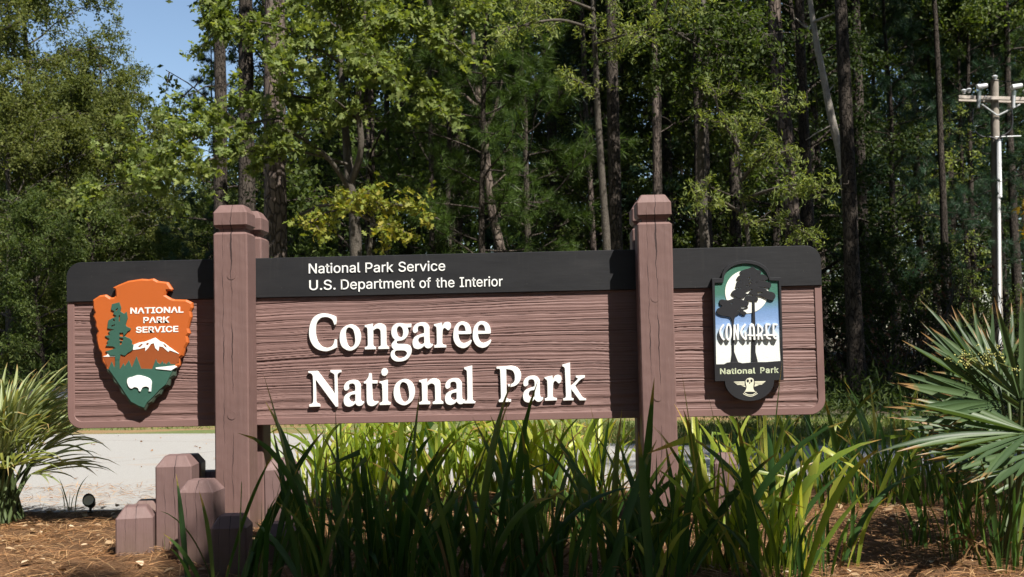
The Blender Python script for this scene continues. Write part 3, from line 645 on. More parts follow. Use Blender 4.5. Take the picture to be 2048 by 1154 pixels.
straw(9000, (-6, 7), (.6, 2.4), .13, .012, M['straw'], 'pine_straw', -.02, 3, False, lambda x, y: x*0-.012)
M['chip'] = leafmat('pale_leaf_litter', [(0, (.22, .13, .07)), (.5, (.42, .30, .18)), (1, (.62, .50, .36))], (1, .8, .5), .15, .7, .2)
def litter(n, xr, yr, s, seed, name='leaf_litter', hfun=near_h, mat=None):
    g = np.random.default_rng(seed); x = g.uniform(*xr, n); y = g.uniform(*yr, n); a = g.uniform(0, 2*math.pi, n)
    P = np.stack([x, y, hfun(x, y)+.012+.012*g.random(n)], -1)
    d = np.stack([np.cos(a), np.sin(a), g.normal(0, .2, n)], -1); nn = np.stack([g.normal(0, .35, n), g.normal(0, .35, n), np.ones(n)], -1)
    tv = [(0, -.5, 0), (.28, -.1, .10), (.2, .3, .05), (0, .55, -.06), (-.22, .3, .06), (-.3, -.15, .09), (0, .0, -.05)]
    tf = [[(0, 1, 6), (1, 2, 6), (2, 3, 6), (3, 4, 6), (4, 5, 6), (5, 0, 6)]]
    o = scatter(name, tv, tf, P, rot_from(d, nn), s*g.uniform(.4, 1.3, n)**1.3, mat or M['chip']); tag(o, kind='stuff')
litter(1500, (-4.2, 4.6), (-2.6, 1.0), .045, 5)
litter(500, (-12, 10), (1.5, 10), .035, 6, hfun=lambda x, y: x*0-.04, mat=M['straw'])

# =================================================================== STUB POSTS
def stub(pxl, pxr, pytop, D, wdt, rz, label, y_extra=0):
    c = at_d((pxl+pxr)/2, pytop, D); hwd = wdt/2; zt = c.z
    o = link('stub_post', post_mesh('stub_post', wdt, [(-.12, hwd), (zt*.5, hwd), (zt-.052, hwd), (zt-.004, hwd*.62), (zt, hwd*.58)], .006, int(pxl)), M['stub'], None, (c.x, c.y+hwd, 0))
    o.rotation_euler.z = rz; tag(o, label, 'post', 'short brown stub posts set around the sign legs')
stub(222, 297, 1016, 5.50, .175, R(14), 'lowest brown stub post at the far left foot of the sign, pale worn corner')
stub(308, 379, 913, 5.62, .178, R(5), 'tallest brown stub post left of the left sign leg, chamfered top')
stub(356, 428, 963, 5.28, .172, R(-3), 'middle height brown stub post just in front of the left sign leg')
stub(420, 487, 1034, 5.05, .160, R(4), 'low brown stub post among the dark leaves directly before the left sign leg')
stub(522, 592, 920, 5.85, .180, R(10), 'tall brown stub post on the right side of the left sign leg')
stub(520, 580, 1050, 5.30, .160, R(-4), 'short brown stub post before the tall one right of the left sign leg')
stub(264, 306, 1003, 6.65, .150, R(8), 'small brown stub post peeking out behind the lowest left stub')
stub(338, 396, 911, 6.80, .180, R(8), 'shaded brown stub post standing behind the tallest left stub')
stub(392, 440, 944, 6.95, .170, R(0), 'dark shaded stub post behind the left sign leg')
stub(1436, 1470, 908, 6.1, .12, R(-8), 'brown stub post in leaves right of the right sign leg')

# garden spotlight
sp_c = ground(181, 1026); spot = empty('garden_spotlight', (sp_c.x, sp_c.y, 0)); tag(spot, 'small black ground spotlight with round glass face beside the driveway edge', 'spotlight')
spot.scale = (.86, .86, .86)
blk = paint('black_metal', (.012, .012, .013), .4, .5, 30, .1, .2)
bm = bmesh.new(); cyl_bm(bm, (0, 0, -.05), (0, 0, .035), .009, 10); cyl_bm(bm, (0, 0, .0), (0, 0, .012), .022, 12); link('stake', from_bm('stake', bm), blk, spot)
bm = bmesh.new(); ax = Vector((.10, -.86, .42)).normalized(); c0 = Vector((.0, .02, .062))
cyl_bm(bm, c0, c0+ax*.065, .030, 20, .043); cyl_bm(bm, c0+ax*.065, c0+ax*.085, .0435, 20); cyl_bm(bm, (-.0, .0, .03), (0, .01, .055), .012, 8)
hd = link('lamp_head', from_bm('lamp_head', bm), blk, spot)
gm, n_, b_ = nodes('lamp_glass_glint'); b_.inputs['Base Color'].default_value = (.62, .64, .66, 1); b_.inputs['Metallic'].default_value = .15; b_.inputs['Roughness'].default_value = .15  # pale base colour stands in for the glint on the glass
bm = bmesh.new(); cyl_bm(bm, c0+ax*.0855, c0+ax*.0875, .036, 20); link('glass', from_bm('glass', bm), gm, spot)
hood = TB(); hd_u = Vector((0, 0, 1)).cross(ax).normalized(); hd_v = ax.cross(hd_u)
vs = []; 
for q in range(9):
    a_ = math.pi*(q/8); dvec = hd_u*math.cos(a_)*.0425+hd_v*math.sin(a_)*.0425
    vs += [c0+ax*.08+dvec, c0+ax*(.08+.03*math.sin(a_))+dvec, c0+ax*(.08+.03*math.sin(a_))+dvec*1.06, c0+ax*.08+dvec*1.06]
fs = [(4*q+a, 4*q+b, 4*q+4+b, 4*q+4+a) for q in range(8) for a, b in ((0, 1), (1, 2), (2, 3), (3, 0))]
link('hood', mesh_np('hood', [tuple(v_) for v_ in vs], [np.array(fs)]), blk, spot)

# =================================================================== STRAP-LEAVED CLUMPS
def blade_mesh(ln, wd, lean, bend, seed, kink=False, segs=9, twist=.25):
    g = random.Random(seed); V = []; u = []; p = Vector((0, 0, -.01)); ang = lean; step = ln/segs
    tw = g.uniform(-twist, twist); tw0 = g.choice((-1, 1))*g.uniform(.5, 1.6)
    for k in range(segs+1):
        t = k/segs
        wk = wd*(.62+.75*t-0.35*t*t)*(1-max(0, (t-.42)/.58)**1.7) if t < 1 else .0006
        fold = .30*(1-t*.7)
        a = tw0+tw*t; cx, sy = math.cos(a), math.sin(a)
        d = Vector((math.sin(ang), 0, math.cos(ang))); nb = Vector((-math.cos(ang), 0, math.sin(ang)))
        side = Vector((0, 1, 0))*cx+nb*sy
        nf = side.cross(d)
        V += [p-side*wk/2+nf*wk*fold*.4, p-nf*wk*fold*.3, p+side*wk/2+nf*wk*fold*.4]; u += [t]*3
        p = p+d*step
        ang += bend/segs*(.25+1.5*t)+g.uniform(-.015, .015)
        if kink and k == kink: ang += 1.55
    F = []
    for k in range(segs):
        a = 3*k; F += [(a, a+1, a+4, a+3), (a+1, a+2, a+5, a+4)]
    me = mesh_np('leaf', [tuple(v_) for v_ in V], [np.array(F)], True)
    me.attributes.new('u', 'FLOAT', 'POINT').data.foreach_set('value', np.array(u, np.float32)); return me
def blade_set(ln, wd, mat, n=14, seed=0, kinks=2, bend=(0.1, 1.1), lean=(.02, .34), cut=None):
    g = random.Random(seed); out = []
    for k in range(n):
        me = blade_mesh(ln*g.uniform(.62, 1.08), wd*g.uniform(.75, 1.2), g.uniform(*lean), g.uniform(*bend)**1.5, seed*100+k, g.choice((5, 6)) if k < kinks else False)
        me.materials.append(mat); out.append(me)
    return out
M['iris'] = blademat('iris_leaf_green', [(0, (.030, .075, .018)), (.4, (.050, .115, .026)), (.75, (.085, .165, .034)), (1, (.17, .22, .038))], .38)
M['iris_lit'] = blademat('iris_leaf_sunlit_copy', [(0, (.16, .24, .035)), (.35, (.27, .36, .05)), (.7, (.42, .48, .075)), (.93, (.56, .56, .12)), (1, (.42, .27, .11))], .5, .38, .45, (.42, .27, .08))  # lighter yellow green copy of the iris leaf, sunlight put into its colour
M['dead'] = blademat('dead_iris_leaf', [(0, (.12, .06, .03)), (.5, (.24, .13, .06)), (1, (.38, .24, .11))], .3, .6, .2, (.2, .1, .05))
SET_G = blade_set(.80, .045, M['iris'], 26, 1, 4, (.05, 1.30), (.02, .50))
SET_LIT = blade_set(.76, .036, M['iris_lit'], 20, 2, 4, (.1, 1.4), (.02, .45))
SET_T = blade_set(.60, .022, M['iris'], 12, 3, 1, (.1, 1.2), (.02, .3))
SET_D = blade_set(.50, .014, M['dead'], 8, 4, 3, (.6, 2.2), (.1, .5))
def iris_clump(x, y, n, sets, wts, rad, label, group, sc_=1., seed=0, nm='iris_clump', lo=.5, pl=.5):
    g = random.Random(seed); root = empty(nm, (x, y, float(hgt(np.array([x]), np.array([y]))[0]))); tag(root, label, 'plant', group)
    for k in range(n):
        me = g.choice(g.choices(sets, wts)[0]); o = link('leaf', me, None, root)
        a = g.uniform(0, 2*math.pi); r_ = rad*math.sqrt(g.random())
        o.location = (r_*math.cos(a), r_*.7*math.sin(a), 0); o.rotation_euler = (g.uniform(-.08, .08), g.uniform(-.08, .08), a+g.uniform(-1.1, 1.1))
        s_ = sc_*(g.uniform(lo, lo+.30) if g.random() < pl else g.uniform(.78, 1.14)); o.scale = (s_, s_*g.uniform(.85, 1.15), s_)
    return root
def px_x(px, Y): return at_y(px, 900, Y).x
front = [ # px column, Y, count, scale, sunlit tone weight, words
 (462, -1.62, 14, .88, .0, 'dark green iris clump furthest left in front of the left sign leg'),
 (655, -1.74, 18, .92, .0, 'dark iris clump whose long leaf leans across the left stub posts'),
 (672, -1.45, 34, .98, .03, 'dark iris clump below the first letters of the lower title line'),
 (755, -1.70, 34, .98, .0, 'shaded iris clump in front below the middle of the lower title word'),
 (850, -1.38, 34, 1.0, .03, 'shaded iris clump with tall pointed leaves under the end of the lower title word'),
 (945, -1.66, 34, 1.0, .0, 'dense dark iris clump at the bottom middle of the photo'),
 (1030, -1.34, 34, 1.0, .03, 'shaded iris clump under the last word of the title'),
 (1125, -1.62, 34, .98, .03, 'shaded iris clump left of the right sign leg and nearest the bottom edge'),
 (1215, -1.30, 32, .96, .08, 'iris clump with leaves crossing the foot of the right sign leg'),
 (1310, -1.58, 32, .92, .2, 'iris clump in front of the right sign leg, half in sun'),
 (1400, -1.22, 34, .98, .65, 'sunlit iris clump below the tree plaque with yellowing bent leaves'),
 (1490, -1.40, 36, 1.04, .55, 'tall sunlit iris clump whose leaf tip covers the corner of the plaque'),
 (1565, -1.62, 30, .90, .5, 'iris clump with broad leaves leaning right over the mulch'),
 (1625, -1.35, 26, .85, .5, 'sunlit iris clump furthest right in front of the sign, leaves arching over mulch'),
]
for k, (px, Y, n, s_, lit_w, lb) in enumerate(front):
    iris_clump(px_x(px, Y), Y, n+10, [SET_G, SET_LIT, SET_T, SET_D], [1-lit_w, lit_w, .14, .10], .19, lb, 'iris clumps in front of the sign', s_, 40+k, lo=.42, pl=.72)
for k, (px, Y, n, s_, lb) in enumerate([
 (625, .80, 26, .80, 'yellow green iris clump behind the sign, first right of the left sign leg'),
 (690, 1.00, 30, .92, 'bright yellow green clump behind the sign under the first letter of the title'),
 (760, .86, 30, .92, 'bright yellow green clump behind the sign, third from its left end'),
 (835, 1.05, 30, .95, 'bright yellow green clump behind the sign under the middle letters of the title'),
 (910, .88, 30, .92, 'bright yellow green clump behind the sign near the last letters of the lower long word'),
 (985, 1.05, 30, .95, 'bright yellow green clump behind the sign under the gap of the lower title line'),
 (1060, .9, 28, .92, 'bright yellow green clump behind the sign under the last title word'),
 (1135, 1.05, 26, .92, 'bright yellow green clump behind the sign just left of the right leg pair'),
 (1215, .85, 20, .85, 'yellow green clump seen between the two right sign legs'),
 (1420, .75, 20, .80, 'sunlit clump behind the sign right of the right leg'),
 (1520, .95, 22, .85, 'sunlit clump behind the sign under its lower right corner'),
]):
    iris_clump(px_x(px, Y+.22), Y+.22, n+20, [SET_LIT, SET_G, SET_D], [.92, .05, .08], .19, lb, 'yellow green iris clumps behind the sign', s_*1.12, 80+k)
for k, (px, Y, n, s_, lb) in enumerate([
 (1600, .25, 30, .78, 'green clump of narrow leaves just right of the sign, nearest to it'),
 (1670, .55, 34, .84, 'green clump of narrow leaves right of the sign before the dark trunk'),
 (1740, .40, 34, .80, 'green clump of narrow leaves between the dark trunk and the fan palm'),
 (1810, .75, 34, .82, 'shaded clump of narrow leaves under the lowest palm fans'),
 (1880, .5, 30, .76, 'shaded clump of narrow leaves furthest right under the fan palm'),
 (1960, .9, 26, .74, 'deeply shaded narrow leaved clump behind the fan palm stems'),
 (1640, 1.5, 30, .9, 'green clump of narrow leaves behind the others right of the sign'),
 (1760, 1.7, 30, .9, 'rear clump of narrow leaves beside the shaded driveway'),
]):
    iris_clump(px_x(px, Y), Y, n, [SET_T, SET_G, SET_LIT, SET_D], [.6, .35, .22, .08], .22, lb, 'narrow leaved clumps right of the sign', s_*1.05, 120+k)
for k, px in enumerate(range(670, 1290, 80)):
    iris_clump(px_x(px, -.62), -.62+.12*(k % 2), 20, [SET_G, SET_T, SET_D], [.6, .4, .15], .20, 'short shaded iris clump growing tight against the front of the sign legs and board', 'short iris clumps under the board', .66, 220+k, lo=.5, pl=.7)
# small grass sprouts
for k, (px, Y, n, lb) in enumerate([(1880, -.95, 16, 'low dark grass clump in shade left of the fan palm stems'), (1950, -1.15, 20, 'low dark grass clump in front of the fan palm stems'), (2020, -.9, 22, 'low dark grass clump at the right edge beneath the fan palm'), (1990, -.4, 22, 'dark grass clump behind the fan palm stems'), (2015, -1.5, 26, 'dark grass clump nearest the bottom right corner hiding the palm foot')]):
    iris_clump(px_x(px, Y), Y, n, [SET_T, SET_D], [.8, .25], .13, lb, 'low grass clumps round the fan palm', .95, 190+k, 'grass_clump')
for k, (px, py, n, s_, lb) in enumerate([(140, 1018, 7, .42, 'thin sprout of grass beside the garden spotlight'), (640, 1120, 9, .38, 'small tuft of grass in the mulch right of the stubs'), (1820, 1105, 14, .42, 'small dark weed tuft in the shaded mulch, left one of two'), (1905, 1130, 16, .5, 'larger weed tuft in the shaded mulch below the fan palm'), (470, 1152, 8, .3, 'tiny green shoot in the mulch at the bottom edge'), (330, 1108, 8, .30, 'tiny weeds at the foot of the tallest left stub')]):
    c = ground(px, py); iris_clump(c.x, c.y, n, [SET_T, SET_D], [.8, .2], .05, lb, None, s_, 160+k, 'grass_tuft')

# =================================================================== FAN PALMS
def seg_mesh(ln, wd, droop, seed):
    g = random.Random(seed); V = []; u = []; segs = 7; p = Vector((0, 0, 0)); ang = 0
    for k in range(segs+1):
        t = k/segs; wk = wd*(.35+1.1*t)*(1 if t < .45 else 1-((t-.45)/.55)**1.25)
        wk = max(wk, .0006); d = Vector((0, math.cos(ang), -math.sin(ang))); nb = Vector((0, math.sin(ang), math.cos(ang)))
        V += [p-Vector((wk/2, 0, 0))+nb*wk*.32, p-nb*wk*.12, p+Vector((wk/2, 0, 0))+nb*wk*.32]; u += [t]*3
        p = p+d*ln/segs; ang += droop/segs*(.2+1.6*t)
    F = []
    for k in range(segs): a = 3*k; F += [(a, a+1, a+4, a+3), (a+1, a+2, a+5, a+4)]
    me = mesh_np('leaflet', [tuple(v_) for v_ in V], [np.array(F)], False)
    me.attributes.new('u', 'FLOAT', 'POINT').data.foreach_set('value', np.array(u, np.float32)); return me
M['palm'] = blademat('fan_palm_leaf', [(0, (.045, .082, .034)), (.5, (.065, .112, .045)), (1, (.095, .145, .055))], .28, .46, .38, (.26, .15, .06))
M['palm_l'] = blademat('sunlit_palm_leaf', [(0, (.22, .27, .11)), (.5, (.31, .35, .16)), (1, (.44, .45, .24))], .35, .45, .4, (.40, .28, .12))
M['petiole'] = paint('palm_petiole', (.060, .085, .028), .6)
def seg_set(ln, wd, droops, mat, seed):
    out = []
    for k, dr in enumerate(droops):
        me = seg_mesh(ln*(.9+.05*k), wd, dr, seed+k); me.materials.append(mat); out.append(me)
    return out
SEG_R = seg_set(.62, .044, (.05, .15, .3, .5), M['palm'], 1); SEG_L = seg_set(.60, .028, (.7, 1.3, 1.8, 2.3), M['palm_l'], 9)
def frond(root, base, hub, axis, nrm, n, spread, segs, s_, seed):
    """fan frond: petiole from base to hub, leaflets fanned round axis in the plane of nrm"""
    g = random.Random(seed); base, hub, axis, nrm = Vector(base), Vector(hub), Vector(axis).normalized(), Vector(nrm)
    nrm = (nrm-axis*nrm.dot(axis)).normalized(); side = axis.cross(nrm)
    tb = TB(); mid = (base+hub)/2+nrm*.05; P = [tuple(base*(1-t)**2+mid*2*t*(1-t)+hub*t*t) for t in np.linspace(0, 1, 7)]
    tb.tube(P, np.linspace(.014, .007, 7), 6); pet = link('frond', tb.mesh('frond'), M['petiole'], root)
    for k in range(n):
        a = (k/(n-1)-.5)*spread; d = axis*math.cos(a)+side*math.sin(a)
        a += g.gauss(0, .035); d = (axis*math.cos(a)+side*math.sin(a)+nrm*g.gauss(0, .07)).normalized(); nn = (nrm+side*g.uniform(-.35, .35)).normalized(); sx = d.cross(nn).normalized(); nn = sx.cross(d)
        o = link('leaflet', segs[min(len(segs)-1, int(abs(g.gauss(0, 1.3))))], None, pet)
        L_ = s_*(1-.28*abs(k/(n-1)-.5)**1.5*2)*g.uniform(.82, 1.08)
        mt = Matrix((sx, d, nn)).transposed().to_4x4() @ Matrix.Scale(L_, 4); mt.translation = hub+d*.01; o.matrix_local = mt
    return pet
pr = at_d(2020, 1050, 5.15); palm = empty('fan_palm', (pr.x, pr.y, 0)); tag(palm, 'large fan palm with stiff grey green spiky leaves at the right edge', 'palm')
def H_(px, py, D): p = at_d(px, py, D); return p-Vector((pr.x, pr.y, 0))
b0 = Vector((0, 0, .02))
fr = [ # hub px, py, depth, axis, normal, n, spread deg, scale
 ((2004, 806, 5.0), (-.75, -.1, .62), (.45, -.75, .5), 19, 135, .90),
 ((1978, 785, 5.3), (-.05, .1, 1.0), (.1, -1.0, .15), 9, 100, .72),
 ((2042, 800, 4.9), (.1, -.1, 1.0), (-.2, -1.0, 0), 10, 120, .80),
 ((2060, 866, 4.8), (-1.0, -.1, .12), (.05, -.45, .9), 14, 105, 1.0),
 ((2030, 850, 5.5), (-.9, .3, .10), (.3, -.5, .8), 16, 130, 1.0),
 ((2085, 900, 4.9), (-.95, -.2, .0), (-.1, -.4, .9), 11, 85, .95),
 ((2040, 890, 5.8), (-.85, .5, -.05), (.1, -.35, .95), 16, 120, .95),
 ((2110, 930, 5.2), (-.9, .1, -.1), (-.1, -.3, .95), 9, 70, .9),
 ((2015, 780, 5.6), (-.5, .2, .85), (.3, -.85, .4), 13, 120, .85),
 ((2040, 900, 5.4), (-.8, .2, .35), (.3, -.6, .7), 15, 120, .95),
 ((2095, 850, 5.3), (.1, -.3, .9), (.0, -.9, -.3), 10, 120, .85),
]
for k, (hb, ax_, nr, n, spd, s_) in enumerate(fr):
    frond(palm, b0+Vector((rnd.uniform(-.04, .04), rnd.uniform(-.04, .04), 0)), H_(*hb), ax_, nr, n, R(spd), SEG_R, s_, 300+k)
# flower spray on the palm
tb = TB(); fp = []
ctr = H_(1955, 722, 4.95)
for q in range(26):
    e = ctr+Vector((rnd.gauss(0, .06), rnd.gauss(0, .05), rnd.gauss(0, .032)))
    tb.tube([tuple(ctr+Vector((.14, .1, -.1))), tuple((ctr+e)/2+Vector((0, 0, .015))), tuple(e)], [.0025, .002, .0012], 4)
    for _ in range(9): fp.append(tuple(e+Vector((rnd.gauss(0, .011), rnd.gauss(0, .011), rnd.gauss(0, .009)))))
sprm = paint('palm_flower_stalk', (.24, .25, .07), .6)
fl = link('flower_stalk', tb.mesh('flower_stalk'), sprm, palm)
g_ = np.random.default_rng(4); oc = [(1, 0, 0), (-1, 0, 0), (0, 1, 0), (0, -1, 0), (0, 0, 1), (0, 0, -1)]
of = [[(0, 2, 4), (2, 1, 4), (1, 3, 4), (3, 0, 4), (2, 0, 5), (1, 2, 5), (3, 1, 5), (0, 3, 5)]]
fb = scatter('flower_buds', oc, of, np.array(fp), np.broadcast_to(np.eye(3), (len(fp), 3, 3)), .0042*g_.uniform(.6, 1.3, len(fp)), paint('palm_buds', (.42, .40, .12), .6), fl); tag(fb, kind='stuff')

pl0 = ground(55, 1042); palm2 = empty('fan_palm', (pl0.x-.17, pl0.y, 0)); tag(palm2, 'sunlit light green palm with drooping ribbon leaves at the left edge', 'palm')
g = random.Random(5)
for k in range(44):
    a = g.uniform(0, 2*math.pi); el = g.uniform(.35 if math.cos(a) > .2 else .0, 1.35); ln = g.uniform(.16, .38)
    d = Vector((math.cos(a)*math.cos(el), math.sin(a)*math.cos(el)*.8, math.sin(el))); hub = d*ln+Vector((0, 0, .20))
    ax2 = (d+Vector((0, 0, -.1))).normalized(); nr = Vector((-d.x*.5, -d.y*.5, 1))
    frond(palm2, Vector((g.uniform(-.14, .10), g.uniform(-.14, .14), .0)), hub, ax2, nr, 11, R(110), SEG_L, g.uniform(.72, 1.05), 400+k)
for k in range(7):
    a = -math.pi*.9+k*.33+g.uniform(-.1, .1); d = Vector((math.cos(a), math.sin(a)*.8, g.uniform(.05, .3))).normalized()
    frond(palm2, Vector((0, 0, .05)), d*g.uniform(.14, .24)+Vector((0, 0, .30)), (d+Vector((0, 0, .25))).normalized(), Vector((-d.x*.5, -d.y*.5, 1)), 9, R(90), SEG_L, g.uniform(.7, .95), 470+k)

# =================================================================== TREES
def unit(v_): return v_/(np.linalg.norm(v_)+1e-9)
def leaf_arrays(A, Bv, g, n, jit, ln, flat=.6, var=.35):
    """n leaves along every twig segment A->B"""
    t = len(A); u = g.random((t, n, 1)); P = A[:, None]+(Bv-A)[:, None]*u+g.normal(0, 1, (t, n, 3))*jit
    d = unit_rows((Bv-A)[:, None]*np.ones((1, n, 1)))*.6+g.normal(0, .8, (t, n, 3))+np.array([0, 0, -.15])
    nn = np.array([0, 0, flat])+g.normal(0, .6, (t, n, 3))
    S = ln*g.uniform(1-var, 1+var, t*n)
    return P.reshape(-1, 3), rot_from(d.reshape(-1, 3), nn.reshape(-1, 3)), S
def unit_rows(a): return a/(np.linalg.norm(a, axis=-1, keepdims=True)+1e-9)
OVAL = ([(0, -.5, 0), (.24, 0, .05), (0, .5, -.05), (-.24, 0, .05)], [[(0, 1, 2), (0, 2, 3)]])
LANCE = ([(0, -.5, 0), (.12, 0, .03), (0, .5, -.06), (-.12, 0, .03)], [[(0, 1, 2), (0, 2, 3)]])
LOBED = ([(0, -.5, 0), (.10, -.32, .02), (.30, -.22, .05), (.12, -.08, .02), (.40, .14, .06), (.12, .14, .01), (.17, .42, -.03), (0, .5, -.08), (-.17, .42, -.03), (-.12, .14, .01), (-.40, .14, .06), (-.12, -.08, .02), (-.30, -.22, .05), (-.10, -.32, .02)],
         [[(0, 1, 13), (1, 3, 11), (1, 11, 13), (3, 5, 9), (3, 9, 11), (5, 6, 8), (5, 8, 9), (6, 7, 8), (1, 2, 3), (13, 11, 12), (3, 4, 5), (11, 9, 10)]])
PAIR = ([(0, -.5, 0), (.2, -.1, .06), (.02, .15, -.02), (-.16, -.15, .05), (.15, .1, .1), (.42, .25, .02), (.34, .5, -.1), (.1, .42, .03)], [[(0, 1, 2), (0, 2, 3), (4, 5, 6), (4, 6, 7)]])
class TreeKind: pass
def broadleaf(seed, H, base, Rad, tr, n1, n2, n3, nl, leaf, lsize, bark, lmat, shape='round', lean=(0, 0), up_=.35, droop=.1, wander=.12, jit=None, trunk_k=8, gap=0., min_t=.08):
    g = np.random.default_rng(seed); tb = TB(); A = []; Bv = []
    nt_ = 9; tt = np.linspace(0, 1, nt_); wx = np.cumsum(g.normal(0, wander, nt_))*tt; wy = np.cumsum(g.normal(0, wander, nt_))*tt
    TP = np.stack([lean[0]*tt*H+wx, lean[1]*tt*H+wy, tt*H*.96-.15], -1); TR = tr*(1-tt*.9)**.8; TR[0] *= 1.35
    tb.tube(TP, TR, trunk_k, rough=.05, rg=g)
    for i in range(n1):
        t = base+(1-base)*((i+g.uniform(.1, .9))/n1)**.95; q = t*(nt_-1); k = min(int(q), nt_-2); o = TP[k]+(TP[k+1]-TP[k])*(q-k)
        s = (t-base)/(1-base)
        prof = {'round': math.sqrt(max(.08, 1-(2*s-.85)**2/1.5)), 'cone': 1.05-s*.85, 'umbrella': .35+.75*s, 'column': .8-.3*s}[shape]
        Ln = Rad*prof*g.uniform(.65, 1.15); az = i*2.4+g.uniform(-.5, .5)
        el = up_+.7*s+g.uniform(-.2, .2)
        d = np.array([math.cos(az)*math.cos(el), math.sin(az)*math.cos(el), math.sin(el)])
        P = [o]; dd = d.copy()
        for j in range(5): dd = unit(dd+g.normal(0, .16, 3)+np.array([0, 0, -droop*.5])); P.append(P[-1]+dd*Ln/5)
        P = np.array(P); r0_ = tr*(1-t*.85)*.45+.008; tb.tube(P, np.linspace(r0_, .006, 6), 5)
        for j in range(n2):
            f = .22+.78*(j+g.random())/n2
            if g.random() < gap: continue
            q2 = f*5; k2 = min(int(q2), 4); o2 = P[k2]+(P[k2+1]-P[k2])*(q2-k2); dir1 = unit(P[k2+1]-P[k2])
            sd = unit(g.normal(0, 1, 3)*np.array([1, 1, .55])); d2 = unit(dir1*.6+sd); L2 = Ln*.48*(1-.5*f)*g.uniform(.6, 1.2)+.12
            Q = [o2]; dd = d2
            for m_ in range(3): dd = unit(dd+g.normal(0, .22, 3)+np.array([0, 0, -droop])); Q.append(Q[-1]+dd*L2/3)
            Q = np.array(Q); tb.tube(Q, [r0_*.4+.003, r0_*.3+.002, .004, .002], 3)
            for m_ in range(n3):
                f3 = g.uniform(.15, 1)*3; k3 = min(int(f3), 2); o3 = Q[k3]+(Q[k3+1]-Q[k3])*(f3-k3)
                d3 = unit(unit(Q[k3+1]-Q[k3])*.7+g.normal(0, .7, 3)); L3 = L2*g.uniform(.25, .6)+.05; A.append(o3); Bv.append(o3+d3*L3+np.array([0, 0, -droop*L3]))
    A = np.array(A); Bv = np.array(Bv)
    K = TreeKind(); K.trunk = tb.mesh('trunk'); K.trunk.materials.append(bark)
    P, Rm, S = leaf_arrays(A, Bv, g, nl, jit if jit is not None else lsize*.6, lsize)
    tv = np.asarray(leaf[0], float); n = len(P); kk = len(tv)
    V = np.einsum('nij,kj->nki', Rm, tv)*S[:, None, None]+P[:, None]; offs = np.arange(n)[:, None, None]*kk
    K.crown = mesh_np('crown', V.reshape(-1, 3), [(np.asarray(f)[None]+offs).reshape(-1, len(f[0])) for f in leaf[1]]); K.crown.materials.append(lmat)
    K.twigs = None
    return K
def pine(seed, H, base, Rad, tr, n1, bark, nmat, tuft=.20, nn=22, per=9, lean=(0, 0), wander=.1, up_=.15, wd=.0035, stubs=6, trunk_k=10, tilt=0):
    g = np.random.default_rng(seed); tb = TB(); nt_ = 16; tt = np.linspace(0, 1, nt_)
    wx = np.cumsum(g.normal(0, wander, nt_))*tt; wy = np.cumsum(g.normal(0, wander, nt_))*tt
    TP = np.stack([lean[0]*tt*H+wx, lean[1]*tt*H+wy, tt*H-.15], -1); TR = tr*(1-tt*.80); TR[0] *= 1.3
    tb.tube(TP, TR, trunk_k, rough=.035, rg=g); T = []; D = []
    def on(t): q = t*(nt_-1); k = min(int(q), nt_-2); return TP[k]+(TP[k+1]-TP[k])*(q-k)
    for i in range(stubs):
        t = g.uniform(.08, base); o = on(t); az = g.uniform(0, 6.28); Ln = g.uniform(.2, 1.1)
        P = [o]; dd = np.array([math.cos(az), math.sin(az), g.uniform(-.2, .5)])
        for j in range(3): dd = unit(dd+g.normal(0, .2, 3)); P.append(P[-1]+dd*Ln/3)
        tb.tube(P, [.022, .016, .010, .004], 4)
    for i in range(n1):
        s = (i+g.random())/n1; t = base+(1-base)*s; o = on(t); az = i*2.4+g.uniform(-.6, .6); Ln = Rad*(1.05-.8*s)*g.uniform(.55, 1.15)
        el = up_+.5*s+g.uniform(-.25, .25); dd = np.array([math.cos(az)*math.cos(el), math.sin(az)*math.cos(el), math.sin(el)]); P = [o]
        for j in range(5): dd = unit(dd+g.normal(0, .13, 3)+np.array([0, 0, .03])); P.append(P[-1]+dd*Ln/5)
        P = np.array(P); tb.tube(P, np.linspace(tr*.16*(1.2-s)+.008, .006, 6), 4)
        for j in range(per):
            f = g.uniform(.35, 1)*5; k2 = min(int(f), 4); o2 = P[k2]+(P[k2+1]-P[k2])*(f-k2); d2 = unit(unit(P[k2+1]-P[k2])*.8+g.normal(0, .55, 3)+np.array([0, 0, .25])); L2 = Ln*g.uniform(.10, .28)+.05
            e = o2+d2*L2; tb.tube([o2, (o2+e)/2, e], [.008, .006, .004], 3)
            for _ in range(3): T.append(e-d2*L2*g.uniform(0, .55)+g.normal(0, .03, 3)); D.append(unit(d2+g.normal(0, .25, 3)))
    T = np.array(T); D = np.array(D); n = len(T)
    nd = unit_rows(D[:, None]*1.0+g.normal(0, .62, (n, nn, 3))); L_ = tuft*g.uniform(.7, 1.15, (n, nn, 1))
    sd = unit_rows(np.cross(nd, g.normal(0, 1, (n, nn, 3))))*wd
    b_ = T[:, None]+nd*.01; tip = T[:, None]+nd*L_+np.array([0, 0, -.12])*L_
    V = np.stack([b_-sd, b_+sd, tip], 2).reshape(-1, 3)
    K = TreeKind(); K.trunk = tb.mesh('trunk'); K.trunk.materials.append(bark)
    K.crown = mesh_np('crown', V, [np.arange(len(V)).reshape(-1, 3)]); K.crown.materials.append(nmat); return K
GID = {}
def plant(kind, name, loc, label, group=None, rz=None, s=1., sz=None, cat='tree', parts=('trunk', 'crown'), tilt=(0, 0)):
    root = empty(name, loc); root.rotation_euler = (tilt[0], tilt[1], rnd.uniform(0, 6.28) if rz is None else rz); root.scale = (s, s, sz or s); tag(root, label, cat, group)
    link(parts[0], kind.trunk, None, root); link(parts[1], kind.crown, None, root); return root

